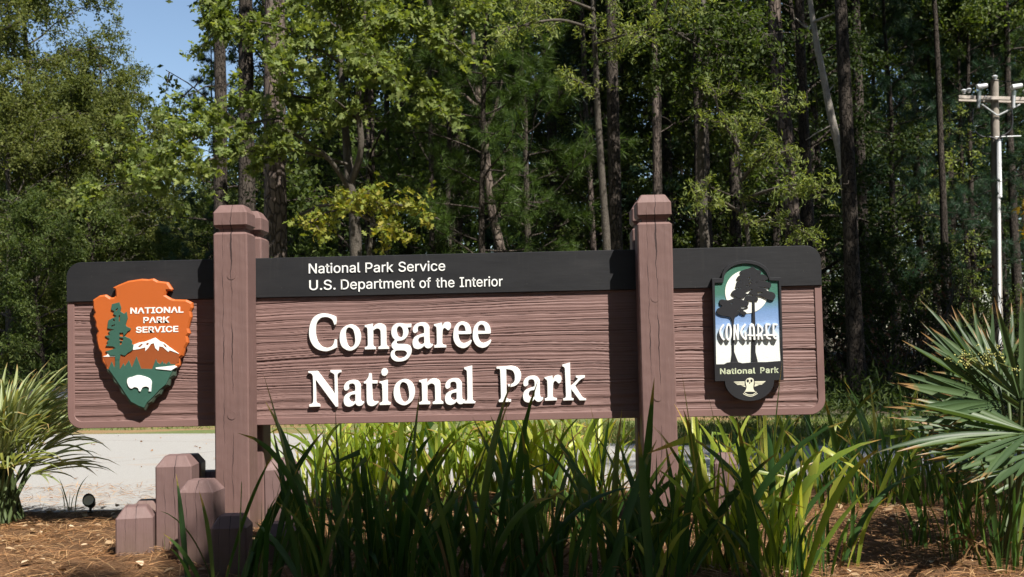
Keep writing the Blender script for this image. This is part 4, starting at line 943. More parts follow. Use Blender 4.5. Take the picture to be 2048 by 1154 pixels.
M['bark_pine'] = barkmat('pine_bark', (.055, .042, .036), (.21, .165, .14), 1.3)
M['bark_grey'] = barkmat('grey_bark', (.040, .034, .028), (.13, .112, .094), 3., False)
M['bark_pale'] = barkmat('pale_bark', (.20, .175, .15), (.50, .46, .41), 2.5, False)
M['bark_dark'] = barkmat('dark_bark', (.030, .024, .020), (.10, .082, .068), 2., True)
def lf(name, a, b, c, tr, tf=.42, rough=.55, spec=.18, vs=0): return leafmat(name, [(0, a), (.5, b), (1, c)], tr, tf, rough, spec, vs)
M['lf_mid'] = lf('understory_leaves', (.032, .052, .015), (.074, .104, .028), (.155, .178, .058), (1.4, 1.5, .5))
M['lf_bright'] = lf('sunlit_oak_leaves', (.085, .120, .034), (.165, .208, .062), (.300, .320, .115), (1.5, 1.5, .5), .42)
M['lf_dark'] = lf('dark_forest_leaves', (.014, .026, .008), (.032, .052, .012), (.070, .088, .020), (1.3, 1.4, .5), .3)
M['lf_olive'] = lf('olive_far_leaves', (.058, .074, .020), (.105, .126, .033), (.175, .182, .054), (1.3, 1.3, .5), .4, .6, .12)
M['lf_yellow'] = lf('yellowing_leaves', (.11, .155, .025), (.18, .215, .035), (.30, .26, .05), (1.4, 1.3, .5), .4)
M['needle'] = lf('pine_needles', (.030, .060, .013), (.060, .100, .022), (.110, .155, .036), (1.3, 1.4, .5), .3, .4)
M['needle_b'] = lf('blue_green_needles', (.020, .045, .028), (.038, .075, .042), (.060, .10, .05), (1.2, 1.3, .6), .25, .4)
M['lf_brown'] = lf('withered_leaves', (.06, .03, .02), (.13, .07, .045), (.22, .13, .08), (1.2, .9, .6), .2, .8, .1)

def Gx(px, D, pyref=800): p = at_d(px, pyref, D); return (p.x, p.y, -.05)
# --- tall pine trunks with high crowns (real crowns above the frame throw the shade of the wood)
PT = [pine(20+k, 21, .52, 3.4, .22, 34, M['bark_pine'], M['needle'], .26, 16, 8, wander=.05+.02*k, wd=.007, stubs=8, trunk_k=14) for k in range(3)]
PD = [pine(30+k, 20, .55, 3.0, .20, 30, M['bark_dark'], M['needle'], .26, 16, 8, wander=.06, wd=.007, stubs=10, trunk_k=12) for k in range(2)]
trunks = [ # px at ref row 480, depth, width px, kind, tilt(lean to the right), words
 (440, 21.0, 32, PD[0], -.01, 'dark pine trunk directly behind the left sign leg, leftmost of three'),
 (487, 23.5, 38, PD[1], -.02, 'dark pine trunk right of the left sign leg cap, middle of three'),
 (541, 20.5, 50, PT[0], -.015, 'thickest pine trunk with sunlit scaly bark right of the left sign leg'),
 (738, 24.0, 22, PT[1], .0, 'slender pale barked trunk rising behind the forked oak'),
 (775, 30.0, 15, PD[0], .0, 'thin far trunk right of the forked oak, seen over the header band'),
 (858, 22.0, 13, PD[1], -.01, 'thin black trunk standing alone over the middle of the header band'),
 (897, 26.0, 15, PD[0], -.02, 'left one of a close pair of dark straight trunks over the sign middle'),
 (917, 24.5, 17, PD[1], -.01, 'right one of a close pair of dark straight trunks over the sign middle'),
 (1000, 27.0, 24, PD[0], .01, 'dark trunk just behind the leaning reddish pine'),
 (1032, 30.0, 20, PD[1], -.01, 'dark trunk right of the leaning reddish pine'),
 (1062, 34.0, 12, PD[0], .02, 'faint dark trunk deep in the wood over the sign middle'),
 (1187, 25.0, 14, PT[2], -.02, 'slim speckled trunk left of the thick dark trunk by the right leg'),
 (1231, 19.5, 30, PD[1], .0, 'thick dark straight trunk just left of the right sign leg'),
 (1289, 25.0, 20, PD[0], -.04, 'dark leaning trunk behind the right sign leg cap'),
 (1318, 22.5, 17, PT[1], .02, 'grey sunlit trunk rising right above the right sign leg cap'),
 (1399, 25.0, 17, PD[0], .0, 'left one of twin trunks right of the right sign leg'),
 (1421, 23.0, 22, PD[1], .01, 'right one of twin trunks right of the right sign leg'),
 (1535, 27.0, 20, PD[0], -.03, 'leaning dark trunk over the tree plaque'),
 (1590, 20.5, 36, PT[2], -.035, 'thick furrowed double trunk over the right end of the sign'),
 (1608, 20.9, 26, PD[1], -.030, 'narrower half of the furrowed double trunk over the right end of the sign'),
 (1706, 18.5, 33, PD[1], .005, 'thick near black pine trunk standing just right of the sign'),
 (1880, 28.0, 16, PD[0], -.02, 'thin dark pine trunk between the black trunk and the utility pole'),
 (1945, 42.0, 14, PD[1], .0, 'dim thin trunk left of the utility pole'),
 (2035, 41.5, 20, PD[0], .01, 'dim trunk at the right edge behind the utility pole'),
 (640, 33.0, 14, PD[0], .0, 'thin dim trunk behind the lowest oak bough'),
 (585, 38.0, 14, PT[1], .01, 'small far pine trunk right of the thickest pine'),
 (1140, 32.0, 14, PD[0], -.08, 'dim leaning trunk in the dark gap of the wood'),
 (1465, 34.0, 14, PD[1], .02, 'dim far trunk over the left side of the tree plaque'),
 (1790, 36.0, 13, PD[0], .0, 'dim far trunk over the brown dead brush'),
]
for k, (px, D, wpx, K, lean, lb) in enumerate(trunks):
    x, y, z = Gx(px, D, 480); wm = wpx/F_PX*D/2; base_r = .22 if K in PT else .20; s = wm/(base_r*.93)
    o = plant(K, 'pine_tree', (x-lean*4, y, -.06), lb, 'tall pines of the wood', rz=k*1.7, s=s, sz=max(.85, min(1.15, s))); o.rotation_euler.y = lean
# pale leaning dead trunk and reddish leaning pine: each follows its own line
def free_trunk(name, pts, D, bark, label, twigs=(), cat='tree', k=10):
    P = []
    for (px, py, w_) in pts: P.append((at_d(px, py, D), w_/F_PX*D/2))
    b_ = P[0][0]; root = empty(name, (b_.x, b_.y, -.05)); tag(root, label, cat); o_ = Vector((b_.x, b_.y, -.05))
    pp = [(b_.x-o_.x, b_.y-o_.y, 0)]+[tuple(p-o_) for p, _ in P]; rr = [P[0][1]*1.1]+[r_ for _, r_ in P]
    sp_ = smooth_loop3(pp, 4); rs = np.interp(np.linspace(0, len(rr)-1, len(sp_)), range(len(rr)), rr)
    tb = TB(); tb.tube(sp_, rs, k, rough=.05)
    if twigs:
        for tw in twigs: tb.tube([tuple(at_d(a[0], a[1], D+rnd.uniform(-.4, .4) if i_ else D)-o_) for i_, a in enumerate(tw)], np.linspace(tw[0][2], .008, len(tw)), 5)
    link('trunk', tb.mesh('trunk'), bark, root)
    return root
def smooth_loop3(pts, step):
    P = np.array(pts, float); n = len(P); out = []
    for i in range(n-1):
        p0 = P[max(i-1, 0)]; p1 = P[i]; p2 = P[i+1]; p3 = P[min(i+2, n-1)]
        for k in range(step):
            t = k/step; out.append(.5*((2*p1)+(-p0+p2)*t+(2*p0-5*p1+4*p2-p3)*t*t+(-p0+3*p1-3*p2+p3)*t**3))
    out.append(P[-1]); return np.array(out)
free_trunk('leaning_pine', [(1004, 560, 20), (1002, 500, 19), (985, 430, 18), (975, 340, 17), (966, 250, 16), (955, 180, 13), (945, 60, 9)], 21.5, M['bark_pine'], 'reddish pine trunk with a bent lean over the sign middle', [[(968, 260, .06), (990, 220, 0), (1000, 180, 0), (1010, 120, 0)], [(960, 220, .05), (930, 190, 0), (900, 180, 0)], [(980, 380, .03), (1010, 350, 0), (1050, 345, 0)]])
free_trunk('bare_leaning_tree', [(1700, 560, 15), (1694, 430, 16), (1684, 330, 15), (1664, 240, 15), (1648, 160, 13), (1632, 80, 12), (1620, 0, 10), (1610, -80, 7)], 20.0, M['bark_pale'], 'pale bare leaning trunk beside the black pine trunk on the right', [[(1622, 60, .035), (1600, 45, 0), (1590, 35, 0)], [(1624, 45, .03), (1660, 30, 0), (1690, 15, 0)], [(1650, 190, .03), (1668, 170, 0)], [(1664, 250, .02), (1640, 262, 0), (1612, 280, 0)]])

# --- the near oak: forked stems and lobed leaves in tiers
def bough_tree(name, label, stems, boughs, D, bark, lmat, leafshape, lsize, nl, seed, group=None, twig_n=26, spread=.30, wmul=1.):
    """stems: list of [(px,py,width_px,depth offset)...]; boughs: (path [(px,py,dd)], radius m, twigs)"""
    g = np.random.default_rng(seed); b_ = at_d(stems[0][0][0], stems[0][0][1], D); o_ = Vector((b_.x, b_.y, -.05)); root = empty(name, o_); tag(root, label, 'tree', group)
    pt = lambda px, py, dd: np.array(at_d(px, py, D+dd)-o_)
    tb = TB(); first = np.array((pt(*stems[0][0][:2], 0)[0], pt(*stems[0][0][:2], 0)[1], -.1))
    for i_, st in enumerate(stems):
        P = [pt(a[0], a[1], a[3] if len(a) > 3 else 0) for a in st]; r_ = [a[2]/F_PX*D/2 for a in st]
        if i_ == 0: P = [first]+P; r_ = [r_[0]*1.3]+r_
        S_ = smooth_loop3(P, 4); tb.tube(S_, np.interp(np.linspace(0, len(r_)-1, len(S_)), range(len(r_)), r_), 8, rough=.05)
    A = []; Bv = []
    for (path, rad, tw) in boughs:
        P = smooth_loop3([pt(*a) for a in path], 5); tb.tube(P, np.linspace(.030*wmul, .006, len(P)), 5)
        for j in range(tw):
            f = g.uniform(.12, 1)*(len(P)-1); k2 = min(int(f), len(P)-2); o2 = P[k2]+(P[k2+1]-P[k2])*(f-k2)
            d = unit(unit(P[k2+1]-P[k2])*.45+g.normal(0, .75, 3)*np.array([1, 1, .62])); L2 = rad*g.uniform(.4, 1.1); Q = [o2]
            for m_ in range(3): d = unit(d+g.normal(0, .25, 3)+np.array([0, 0, -.04])); Q.append(Q[-1]+d*L2/3)
            Q = np.array(Q); tb.tube(Q, [.010*wmul, .007*wmul, .004, .002], 3)
            for m_ in range(7):
                f3 = g.uniform(.2, 1)*3; k3 = min(int(f3), 2); o3 = Q[k3]+(Q[k3+1]-Q[k3])*(f3-k3); d3 = unit(unit(Q[k3+1]-Q[k3])*.8+g.normal(0, .65, 3)); A.append(o3); Bv.append(o3+d3*L2*g.uniform(.18, .42))
    link('trunk', tb.mesh('trunk'), bark, root)
    P, Rm, S = leaf_arrays(np.array(A), np.array(Bv), g, nl, lsize*.35, lsize, .75)
    o = scatter('crown', leafshape[0], leafshape[1], P, Rm, S, lmat, root); return root
oak_stems = [[(712, 520, 24), (708, 420, 22), (700, 360, 20, 0), (690, 250, 15, .2), (682, 130, 12, .3), (676, -20, 9, .3)], [(700, 370, 15), (722, 300, 13, -.3), (716, 200, 11, -.4), (726, 90, 9, -.6), (730, -40, 6, -.6)],
             [(700, 380, 12), (660, 320, 10, -.5), (610, 280, 8, -.8), (560, 255, 6, -1.2)], [(712, 420, 10), (650, 410, 7, .4), (600, 430, 5, .5)]]
oak_boughs = [
 ([(690, 250, 0), (600, 235, -.8), (480, 250, -1.4), (360, 290, -1.8), (250, 345, -2.1)], .75, 46),
 ([(700, 330, 0), (580, 300, -1.0), (450, 310, -1.6), (340, 350, -2.0), (200, 372, -2.4)], .60, 34),
 ([(690, 210, 0), (560, 190, -.6), (430, 220, -1.2), (370, 240, -1.4)], .55, 26),
 ([(684, 130, 0), (580, 60, -.6), (470, 40, -1.0), (425, 60, -1.4)], .60, 26),
 ([(680, 60, 0), (560, -20, -.5), (440, -30, -.8), (420, 0, -1.0)], .6, 22),
 ([(716, 160, 0), (640, 100, -1), (560, 110, -1.6), (560, 140, -1.9)], .6, 20),
 ([(726, 90, 0), (780, 50, -.6), (850, 60, -1.1), (910, 90, -1.4)], .80, 38),
 ([(720, 160, 0), (790, 150, -.6), (850, 180, -1.0), (880, 215, -1.3)], .60, 24),
 ([(730, 20, 0), (800, -20, -.4), (880, -30, -.8), (960, 0, -1.0)], .85, 30),
 ([(726, 60, 0), (700, 20, -.8), (680, 0, -1.2), (640, -10, -1.4)], .9, 34),
 ([(716, 240, 0), (670, 200, -.8), (640, 190, -1.2)], .55, 16),
 ([(712, 120, 0), (740, 110, -1.2), (760, 130, -1.7)], .7, 26),
]
bough_tree('oak_tree', 'forked oak with tiers of bright lobed leaves reaching over the left sign leg', oak_stems, oak_boughs, 13.5+6, M['bark_grey'], M['lf_bright'], LOBED, .120, 6, 51)
# low yellow green oak bough behind the header band
bough_tree('oak_sapling', 'low oak sapling with yellow green leaves just above the header band', [[(738, 540, 10), (742, 480, 9), (745, 430, 7), (750, 400, 4)]],
 [([(742, 440, 0), (690, 420, -.4), (640, 430, -.6), (612, 450, -.8)], .42, 16), ([(744, 420, 0), (790, 410, -.3), (840, 420, -.5), (880, 440, -.6)], .40, 14), ([(744, 430, 0), (730, 390, -.5), (700, 395, -.7)], .42, 14), ([(744, 450, 0), (780, 450, -.3), (820, 470, -.5)], .38, 12)], 16.5, M['bark_grey'], M['lf_yellow'], LOBED, .10, 3, 52)
# scattered small-leaved boughs over the centre and right
bough_tree('willow_oak', 'slender oak with small glossy leaves hanging at the top middle', [[(1215, 520, 16), (1200, 300, 14), (1190, 100, 11), (1185, -40, 9)]],
 [([(1190, 60, 0), (1120, 40, -1), (1050, 50, -1.6), (1010, 60, -2)], .5, 24), ([(1188, 20, 0), (1100, -10, -.8), (1020, 0, -1.4)], .6, 20), ([(1190, 90, 0), (1250, 70, -.8), (1300, 60, -1.2)], .6, 20), ([(1192, 180, 0), (1150, 160, -.8), (1130, 150, -1)], .4, 10), ([(1186, -10, 0), (1280, -20, -.6), (1380, 0, -1)], .8, 26)], 17.0, M['bark_grey'], M['lf_bright'], LANCE, .085, 5, 53)
bough_tree('willow_oak', 'leafy slender oak filling the space above the right sign leg and plaque', [[(1412, 540, 20), (1405, 400, 19), (1404, 250, 17), (1410, 120, 14), (1405, -20, 10)]],
 [([(1405, 100, 0), (1340, 60, -.8), (1290, 70, -1.2), (1250, 90, -1.4)], .8, 40), ([(1405, 60, 0), (1470, 40, -.8), (1530, 70, -1.2)], .8, 38), ([(1406, 180, 0), (1350, 150, -.6), (1310, 160, -1)], .6, 24), ([(1405, 160, 0), (1450, 170, -.9), (1500, 210, -1.2)], .7, 30), ([(1405, 0, 0), (1420, 60, -1.2), (1440, 110, -1.4)], .8, 34),
  ([(1405, 230, 0), (1460, 260, -.8), (1500, 320, -1.2), (1540, 370, -1.4)], .55, 26), ([(1406, -20, 0), (1330, -20, -.5), (1260, 0, -.8)], .8, 30)], 18.5, M['bark_grey'], M['lf_mid'], OVAL, .085, 6, 54)
bough_tree('privet_tree', 'light green feathery sapling arching over the tree plaque', [[(1500, 540, 9), (1490, 430, 8), (1478, 330, 6), (1470, 260, 4)]],
 [([(1480, 330, 0), (1520, 260, -.5), (1570, 200, -.8)], .5, 20), ([(1485, 400, 0), (1540, 380, -.5), (1600, 370, -.9), (1650, 380, -1)], .40, 22), ([(1480, 300, 0), (1440, 230, -.3), (1430, 180, -.5)], .45, 16), ([(1488, 430, 0), (1440, 400, -.4), (1400, 390, -.5)], .4, 14), ([(1490, 450, 0), (1550, 440, -.5), (1620, 470, -.6)], .4, 16), ([(1484, 360, 0), (1520, 320, -.4), (1580, 300, -.6)], .45, 18)], 15.8, M['bark_grey'], M['lf_bright'], LANCE, .080, 5, 55)

# --- young pines carrying needle tufts low down
YP = [pine(60+k, 9.5, .12, 2.0, .075, 46, M['bark_dark'], M['needle'], .24, 26, 9, wander=.06, up_=.12, wd=.0042, stubs=0, trunk_k=7) for k in range(2)]
YB_ = pine(66, 13, .18, 2.6, .10, 52, M['bark_dark'], M['needle_b'], .26, 22, 9, wander=.06, up_=.05, wd=.006, stubs=0, trunk_k=7)
for k, (px, D, s, K, lb) in enumerate([
 (975, 20.0, 1.05, YP[0], 'young pine with sunlit needle tufts at the upper middle of the wood'),
 (900, 23.0, 1.1, YP[1], 'young pine with soft needle sprays left of the wood middle'),
 (1060, 22.0, 1.15, YP[1], 'young pine with bright needle tufts right of the leaning reddish pine'),
 (830, 25.0, .9, YP[0], 'low young pine behind the low yellow green oak sapling'),
 (1110, 27.0, 1.2, YB_, 'bushy blue green pine in the dark middle of the wood'),
 (1795, 31.0, 1.0, YB_, 'dark bushy pine between the black trunk and the utility pole'),
 (1950, 42.0, 1.2, YB_, 'dark bushy pine directly behind the utility pole'),
 (1770, 34.0, 1.1, YB_, 'dim bushy pine behind the black trunk'),
 (1880, 44.0, 1.3, YB_, 'dim tall pine left of the pole and behind it'),
 (2020, 43.0, 1.35, YB_, 'dim tall pine right behind the conduit of the pole'),
 (2090, 45.0, 1.3, YB_, 'dim tall pine at the upper right corner'),
 (428, 36.0, .85, YB_, 'blue green pine with open branches beside the sky gap'),
 (2230, 27.0, 1.0, YB_, 'dark bushy pine at the right edge of the photo'),
]): plant(K, 'young_pine', Gx(px, D), lb, 'young pines in the wood', rz=k*2.1, s=s)

# --- understory and background broadleaf trees (shared kinds)
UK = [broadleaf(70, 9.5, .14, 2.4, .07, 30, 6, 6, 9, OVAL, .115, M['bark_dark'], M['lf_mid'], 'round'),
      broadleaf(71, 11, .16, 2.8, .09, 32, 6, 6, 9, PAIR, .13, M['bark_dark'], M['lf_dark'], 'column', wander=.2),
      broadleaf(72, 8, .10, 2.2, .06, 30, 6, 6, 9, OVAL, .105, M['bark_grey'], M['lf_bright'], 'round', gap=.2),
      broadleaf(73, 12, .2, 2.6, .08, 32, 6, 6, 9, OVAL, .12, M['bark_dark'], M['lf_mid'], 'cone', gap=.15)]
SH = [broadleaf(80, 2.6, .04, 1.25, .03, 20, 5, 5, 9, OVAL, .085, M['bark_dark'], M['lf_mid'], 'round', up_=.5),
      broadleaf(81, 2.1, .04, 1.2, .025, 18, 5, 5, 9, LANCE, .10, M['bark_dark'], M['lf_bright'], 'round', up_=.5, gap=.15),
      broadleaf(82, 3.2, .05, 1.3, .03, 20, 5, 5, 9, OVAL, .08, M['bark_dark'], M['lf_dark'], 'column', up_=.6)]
g = random.Random(99)
lab_u = 'slender leafy understory tree growing among the pine trunks of the wood'
spots = []
for row, (D0, n) in enumerate([(25, 8), (30, 9), (36, 11), (43, 12)]):
    for i_ in range(n):
        px = 560+(1500/(n-1))*i_+g.uniform(-50, 50); D = D0+g.uniform(-2.2, 2.2)
        if D < 27 and 880 < px < 1130: D += 5
        if px > 1790 and D < 40: continue
        spots.append((px, D))
for px, D in spots:
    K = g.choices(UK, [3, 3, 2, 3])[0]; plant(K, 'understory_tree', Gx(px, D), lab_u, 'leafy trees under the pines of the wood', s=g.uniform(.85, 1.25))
for k in range(34):
    px = 430+k*49+g.uniform(-25, 25); D = g.uniform(18.5, 26)
    if px > 1900: D += 14
    if 1640 < px < 1960: K = SH[2]
    else: K = g.choices(SH, [3, 3, 2])[0]
    plant(K, 'shrub', Gx(px, D), 'wild leafy shrub in the undergrowth between the pine trunks', 'wild shrubs of the undergrowth', s=g.uniform(.55, 1.05), cat='shrub', parts=('stem', 'foliage'))
# --- big trees across the road on the left
LK = [broadleaf(90, 17, .10, 5.2, .28, 40, 8, 7, 11, PAIR, .21, M['bark_grey'], M['lf_olive'], 'round', up_=.25, droop=.2),
      broadleaf(91, 12, .08, 4.2, .20, 36, 8, 7, 10, PAIR, .20, M['bark_grey'], M['lf_olive'], 'round', up_=.25, droop=.2),
      broadleaf(92, 8, .04, 3.0, .12, 30, 7, 6, 10, PAIR, .17, M['bark_dark'], M['lf_mid'], 'round', up_=.35)]
for px, D, K, s, lb in [
 (70, 44, LK[0], 1.0, 'tallest olive green tree at the left edge with bare upper boughs against the sky'),
 (-60, 40, LK[0], .95, 'large tree cut off by the left edge of the photo'),
 (190, 47, LK[0], .82, 'broad olive green tree second from the left beside the sky gap'),
 (130, 39, LK[1], .85, 'rounded tree low on the left in front of the tallest one'),
 (20, 36, LK[1], .80, 'dark based rounded tree at the left edge above the palm'),
 (250, 42, LK[1], .88, 'rounded tree on the left behind the oak bough tip'),
 (330, 50, LK[1], .80, 'lower tree directly under the sky gap'),
 (400, 46, LK[2], .95, 'bushy green tree seen left of the left sign leg cap'),
 (310, 38, LK[2], .62, 'small bright yellow green tree above the arrowhead emblem'),
 (210, 37, LK[2], .8, 'bushy low tree above the left end of the header band'),
 (90, 34, LK[2], .7, 'bushy low tree at the road edge left of the sign'),
 (480, 52, LK[1], .8, 'far rounded tree behind the three left pine trunks'),
 (570, 55, LK[1], .85, 'far rounded tree seen between the thick pine and the oak'),
 (650, 50, LK[2], 1.0, 'far bushy tree behind the forked oak stems'),
]: plant(K, 'broadleaf_tree', Gx(px, D), lb, 'trees across the road', s=s)
# far wood that closes the view
fm = []
g_ = np.random.default_rng(77)
def far_mass(n, pxr, Dr, ztop, size, seed):
    g = np.random.default_rng(seed); cl = []
    for _ in range(n):
        px = g.uniform(*pxr); D = g.uniform(*Dr); zt = ztop(px)*g.uniform(.75, 1.0); x, y, _z = Gx(px, D)
        cl.append((x, y, g.uniform(0, 1)**.8*zt, g.uniform(1.0, 2.2)))
    cl = np.array(cl); m_ = 90; P = cl[:, None, :3]+g.normal(0, .5, (n, m_, 3))*cl[:, None, 3:4]*np.array([1, 1, .7])
    P = P.reshape(-1, 3); P = P[P[:, 2] > 0]; k = len(P); d = g.normal(0, 1, (k, 3)); nn = g.normal(0, .5, (k, 3))+np.array([0, -.2, .6])
    return P, rot_from(d, nn), size*g.uniform(.6, 1.3, k)
zt_ = lambda px: float(np.interp(px, [-200, 150, 250, 420, 560, 700, 900, 2200], [14, 12, 9, 8.5, 10, 15, 22, 24]))
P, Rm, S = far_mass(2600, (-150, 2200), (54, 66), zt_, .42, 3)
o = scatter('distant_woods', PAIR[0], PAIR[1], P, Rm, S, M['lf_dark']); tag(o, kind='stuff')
# undergrowth band at the edge of the wood
def undergrowth(n, boxes, h, size, mat, seed, name='undergrowth', shape=LANCE):
    g = np.random.default_rng(seed); Ps = []
    for (x0, x1, y0, y1) in boxes:
        c = np.stack([g.uniform(x0, x1, n//9), g.uniform(y0, y1, n//9), g.uniform(0, h, n//9)*g.random(n//9)], -1); Ps.append((c[:, None]+g.normal(0, .10, (n//9, 9, 3))).reshape(-1, 3))
    P = np.concatenate(Ps); P[:, 2] = np.abs(P[:, 2])-.04; k = len(P); d = g.normal(0, .6, (k, 3))+np.array([0, 0, .6]); nn = g.normal(0, 1, (k, 3))
    o = scatter(name, shape[0], shape[1], P, rot_from(d, nn), size*g.uniform(.5, 1.3, k), mat); tag(o, kind='stuff')
undergrowth(16000, [(-3, 12, 11.5, 18)], .75, .14, M['lf_mid'], 5)
undergrowth(9000, [(-24, -3, 24, 30)], 1.1, .22, M['lf_mid'], 6)
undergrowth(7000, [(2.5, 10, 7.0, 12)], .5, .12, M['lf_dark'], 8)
# verge grass
def grass(n, poly_boxes, ln, mat, seed, wd=.012):
    g = np.random.default_rng(seed); out = []
    for (x0, x1, y0, y1) in poly_boxes: out.append(np.stack([g.uniform(x0, x1, n), g.uniform(y0, y1, n), np.full(n, -.05)], -1))
    P = np.concatenate(out); k = len(P); d = g.normal(0, .35, (k, 3))+np.array([0, 0, 1.]); nn = g.normal(0, 1, (k, 3))*np.array([1, 1, .1])
    tv = [(-wd/.1*.5, 0, 0), (wd/.1*.5, 0, 0), (wd/.1*.2, .6, .08), (0, 1, .25)]
    o = scatter('grass', tv, [[(0, 1, 2), (0, 2, 3)]], P, rot_from(d, nn), ln*g.uniform(.4, 1.3, k), mat); tag(o, kind='stuff')
M['grass'] = lf('verge_grass', (.08, .12, .025), (.14, .19, .045), (.28, .27, .10), (1.3, 1.3, .5), .35)
grass(14000, [(-14, 0, 8.6, 13.0), (0, 9, 4.9, 8.0)], .09, M['grass'], 9)
grass(5000, [(-22, -8, 12, 17)], .14, M['grass'], 10, .02)

# --- brown dead brush at right
def dead_brush(px, D, h, label, seed):
    g = np.random.default_rng(seed); root = empty('dead_shrub', Gx(px, D)); tag(root, label, 'shrub', 'brown dead brush at the wood edge'); tb = TB(); A = []; Bv = []
    for i_ in range(9):
        d = unit(np.array([g.normal(0, .45), g.normal(0, .45), 1.])); P = [np.array([g.normal(0, .12), g.normal(0, .12), 0])]
        for j in range(6): d = unit(d+g.normal(0, .18, 3)); P.append(P[-1]+d*h/6*g.uniform(.7, 1.1))
        P = np.array(P); tb.tube(P, np.linspace(.018, .004, 7), 4)
        for j in range(9):
            k = g.integers(1, 6); d2 = unit(g.normal(0, 1, 3)+np.array([0, 0, .3])); Q = [P[k]]
            for m_ in range(3): d2 = unit(d2+g.normal(0, .3, 3)); Q.append(Q[-1]+d2*h*.07)
            tb.tube(Q, [.007, .005, .003, .002], 3); A.append(Q[1]); Bv.append(Q[3])
    link('stem', tb.mesh('stem'), M['bark_grey'], root)
    P, Rm, S = leaf_arrays(np.array(A), np.array(Bv), g, 3, .05, .09); scatter('foliage', OVAL[0], OVAL[1], P, Rm, S, M['lf_brown'], root)
for px, D, h, lb in [(1835, 20.5, 3.0, 'tall brown dead brush with bare twigs above the fan palm'), (1760, 19.5, 2.1, 'lower brown dead brush just right of the black trunk'), (1900, 22, 2.4, 'brown dead brush left of the utility pole foot'), (1985, 24, 2.6, 'brown dead brush around the utility pole foot'), (1665, 21, 1.6, 'small dead brush between the sign end and the black trunk')]:
    dead_brush(px, D, h, lb, int(px))

# --- shade givers out of the frame
def shade(kind, tx, ty, z, label, s_=1., name='shade_tree'):
    """tree whose crown centre (height z) throws its shadow on the ground at tx, ty"""
    k = z/SUN.z; plant(kind, name, (tx+SUN.x*k, ty+SUN.y*k, -.05), label, 'trees behind the photographer', s=s_)
SA = broadleaf(95, 8.4, .80, .78, .09, 16, 6, 7, 14, OVAL, .13, M['bark_grey'], M['lf_mid'], 'round', up_=.0, wander=.01)
SB = broadleaf(96, 8.4, .78, 1.0, .09, 14, 5, 5, 5, OVAL, .12, M['bark_grey'], M['lf_mid'], 'round', up_=.0, wander=.01)
SC = broadleaf(97, 15, .62, 3.6, .20, 30, 7, 7, 12, PAIR, .24, M['bark_grey'], M['lf_mid'], 'round', up_=.1)
shade(SA, -.55, -1.42, 7.5, 'slim tree behind the photographer, its crown shades the dark iris leaves left of centre')
shade(SA, .10, -1.36, 7.5, 'slim tree behind the photographer, its crown shades the dark iris leaves right of centre')
shade(SA, -.1, -2.1, 7.5, 'slim tree behind the photographer, its crown shades the bottom edge of the leaves')
shade(SB, -1.75, -2.25, 7.5, 'thin tree behind the photographer, its crown shades the lower left mulch')
shade(SB, 3.2, -.6, 7.5, 'thin tree behind the photographer, its crown dapples the mulch at the lower right')
shade(SB, 3.0, .9, 7.5, 'thin tree right of the photographer, its crown dapples the fan palm')
for tx, ty, lb in ((4.6, 3.9, 'tall tree right of the photographer, shading the driveway behind the fan palm'), (9.5, 5.5, 'tall tree far right of the photographer, shading the verge'), (7.5, 11.5, 'tall tree right of the photo, shading the black pine trunk'),
                   (12, 13.5, 'tall tree right of the photo, shading the wood behind the utility pole'), (5.0, 16.5, 'tall tree right of the photo, shading the wood over the plaque'), (10.5, 18.5, 'tall tree right of the photo, shading the upper right of the wood')):
    shade(SC, tx, ty, 12.2, lb)
# high canopy over the wood
SD = broadleaf(98, 21, .62, 4.6, .15, 34, 7, 7, 12, PAIR, .28, M['bark_dark'], M['lf_mid'], 'round', up_=.1, wander=.08)
for px, D in ((690, 31), (880, 29), (1010, 34), (1120, 26.5), (1260, 31), (1350, 28), (1480, 25), (1560, 33), (1650, 29), (1740, 26), (1850, 42), (1920, 44), (2010, 46), (2150, 30), (1200, 40), (1600, 42), (940, 42)):
    plant(SD, 'hardwood_tree', Gx(px, D), 'tall straight hardwood whose crown closes the canopy above the photo', 'tall hardwoods of the wood', s=rnd.uniform(.92, 1.08))
for x, y, lb in ((-5, -9, 'unseen tall tree left of the photographer, added to block sky light'), (-2, -13.5, 'unseen tall tree behind the photographer, slightly left, added to block sky light'), (2.5, -17, 'unseen tall tree straight behind the photographer, added to block sky light'), (7.5, -20, 'unseen tall tree behind the photographer, to the right, added to block sky light'), (16, -9.5, 'unseen tall tree far out on the right, added to block sky light'), (-10, -3, 'unseen tall tree far out on the left, added to block sky light'), (-7, -15, 'unseen tall tree behind and left of the photographer, added to block sky light')):
    plant(SD, 'sky_block_tree', (x, y, -.06), lb, 'unseen trees added to block sky light')  # unseen crowns added overhead to cut sky light in the shadows
# unseen trees in a ring behind the viewer, added to cut the sky light
for k in range(20):
    a = R(150+k*13.6); rr = rnd.uniform(17, 22)
    x, y = .3+rr*math.cos(a), -5+rr*math.sin(a)
    plant(LK[0], 'sky_block_tree', (x, y, -.06), 'unseen large tree behind the photographer, added to block sky light', 'unseen trees added to block sky light', s=rnd.uniform(.85, 1.02))
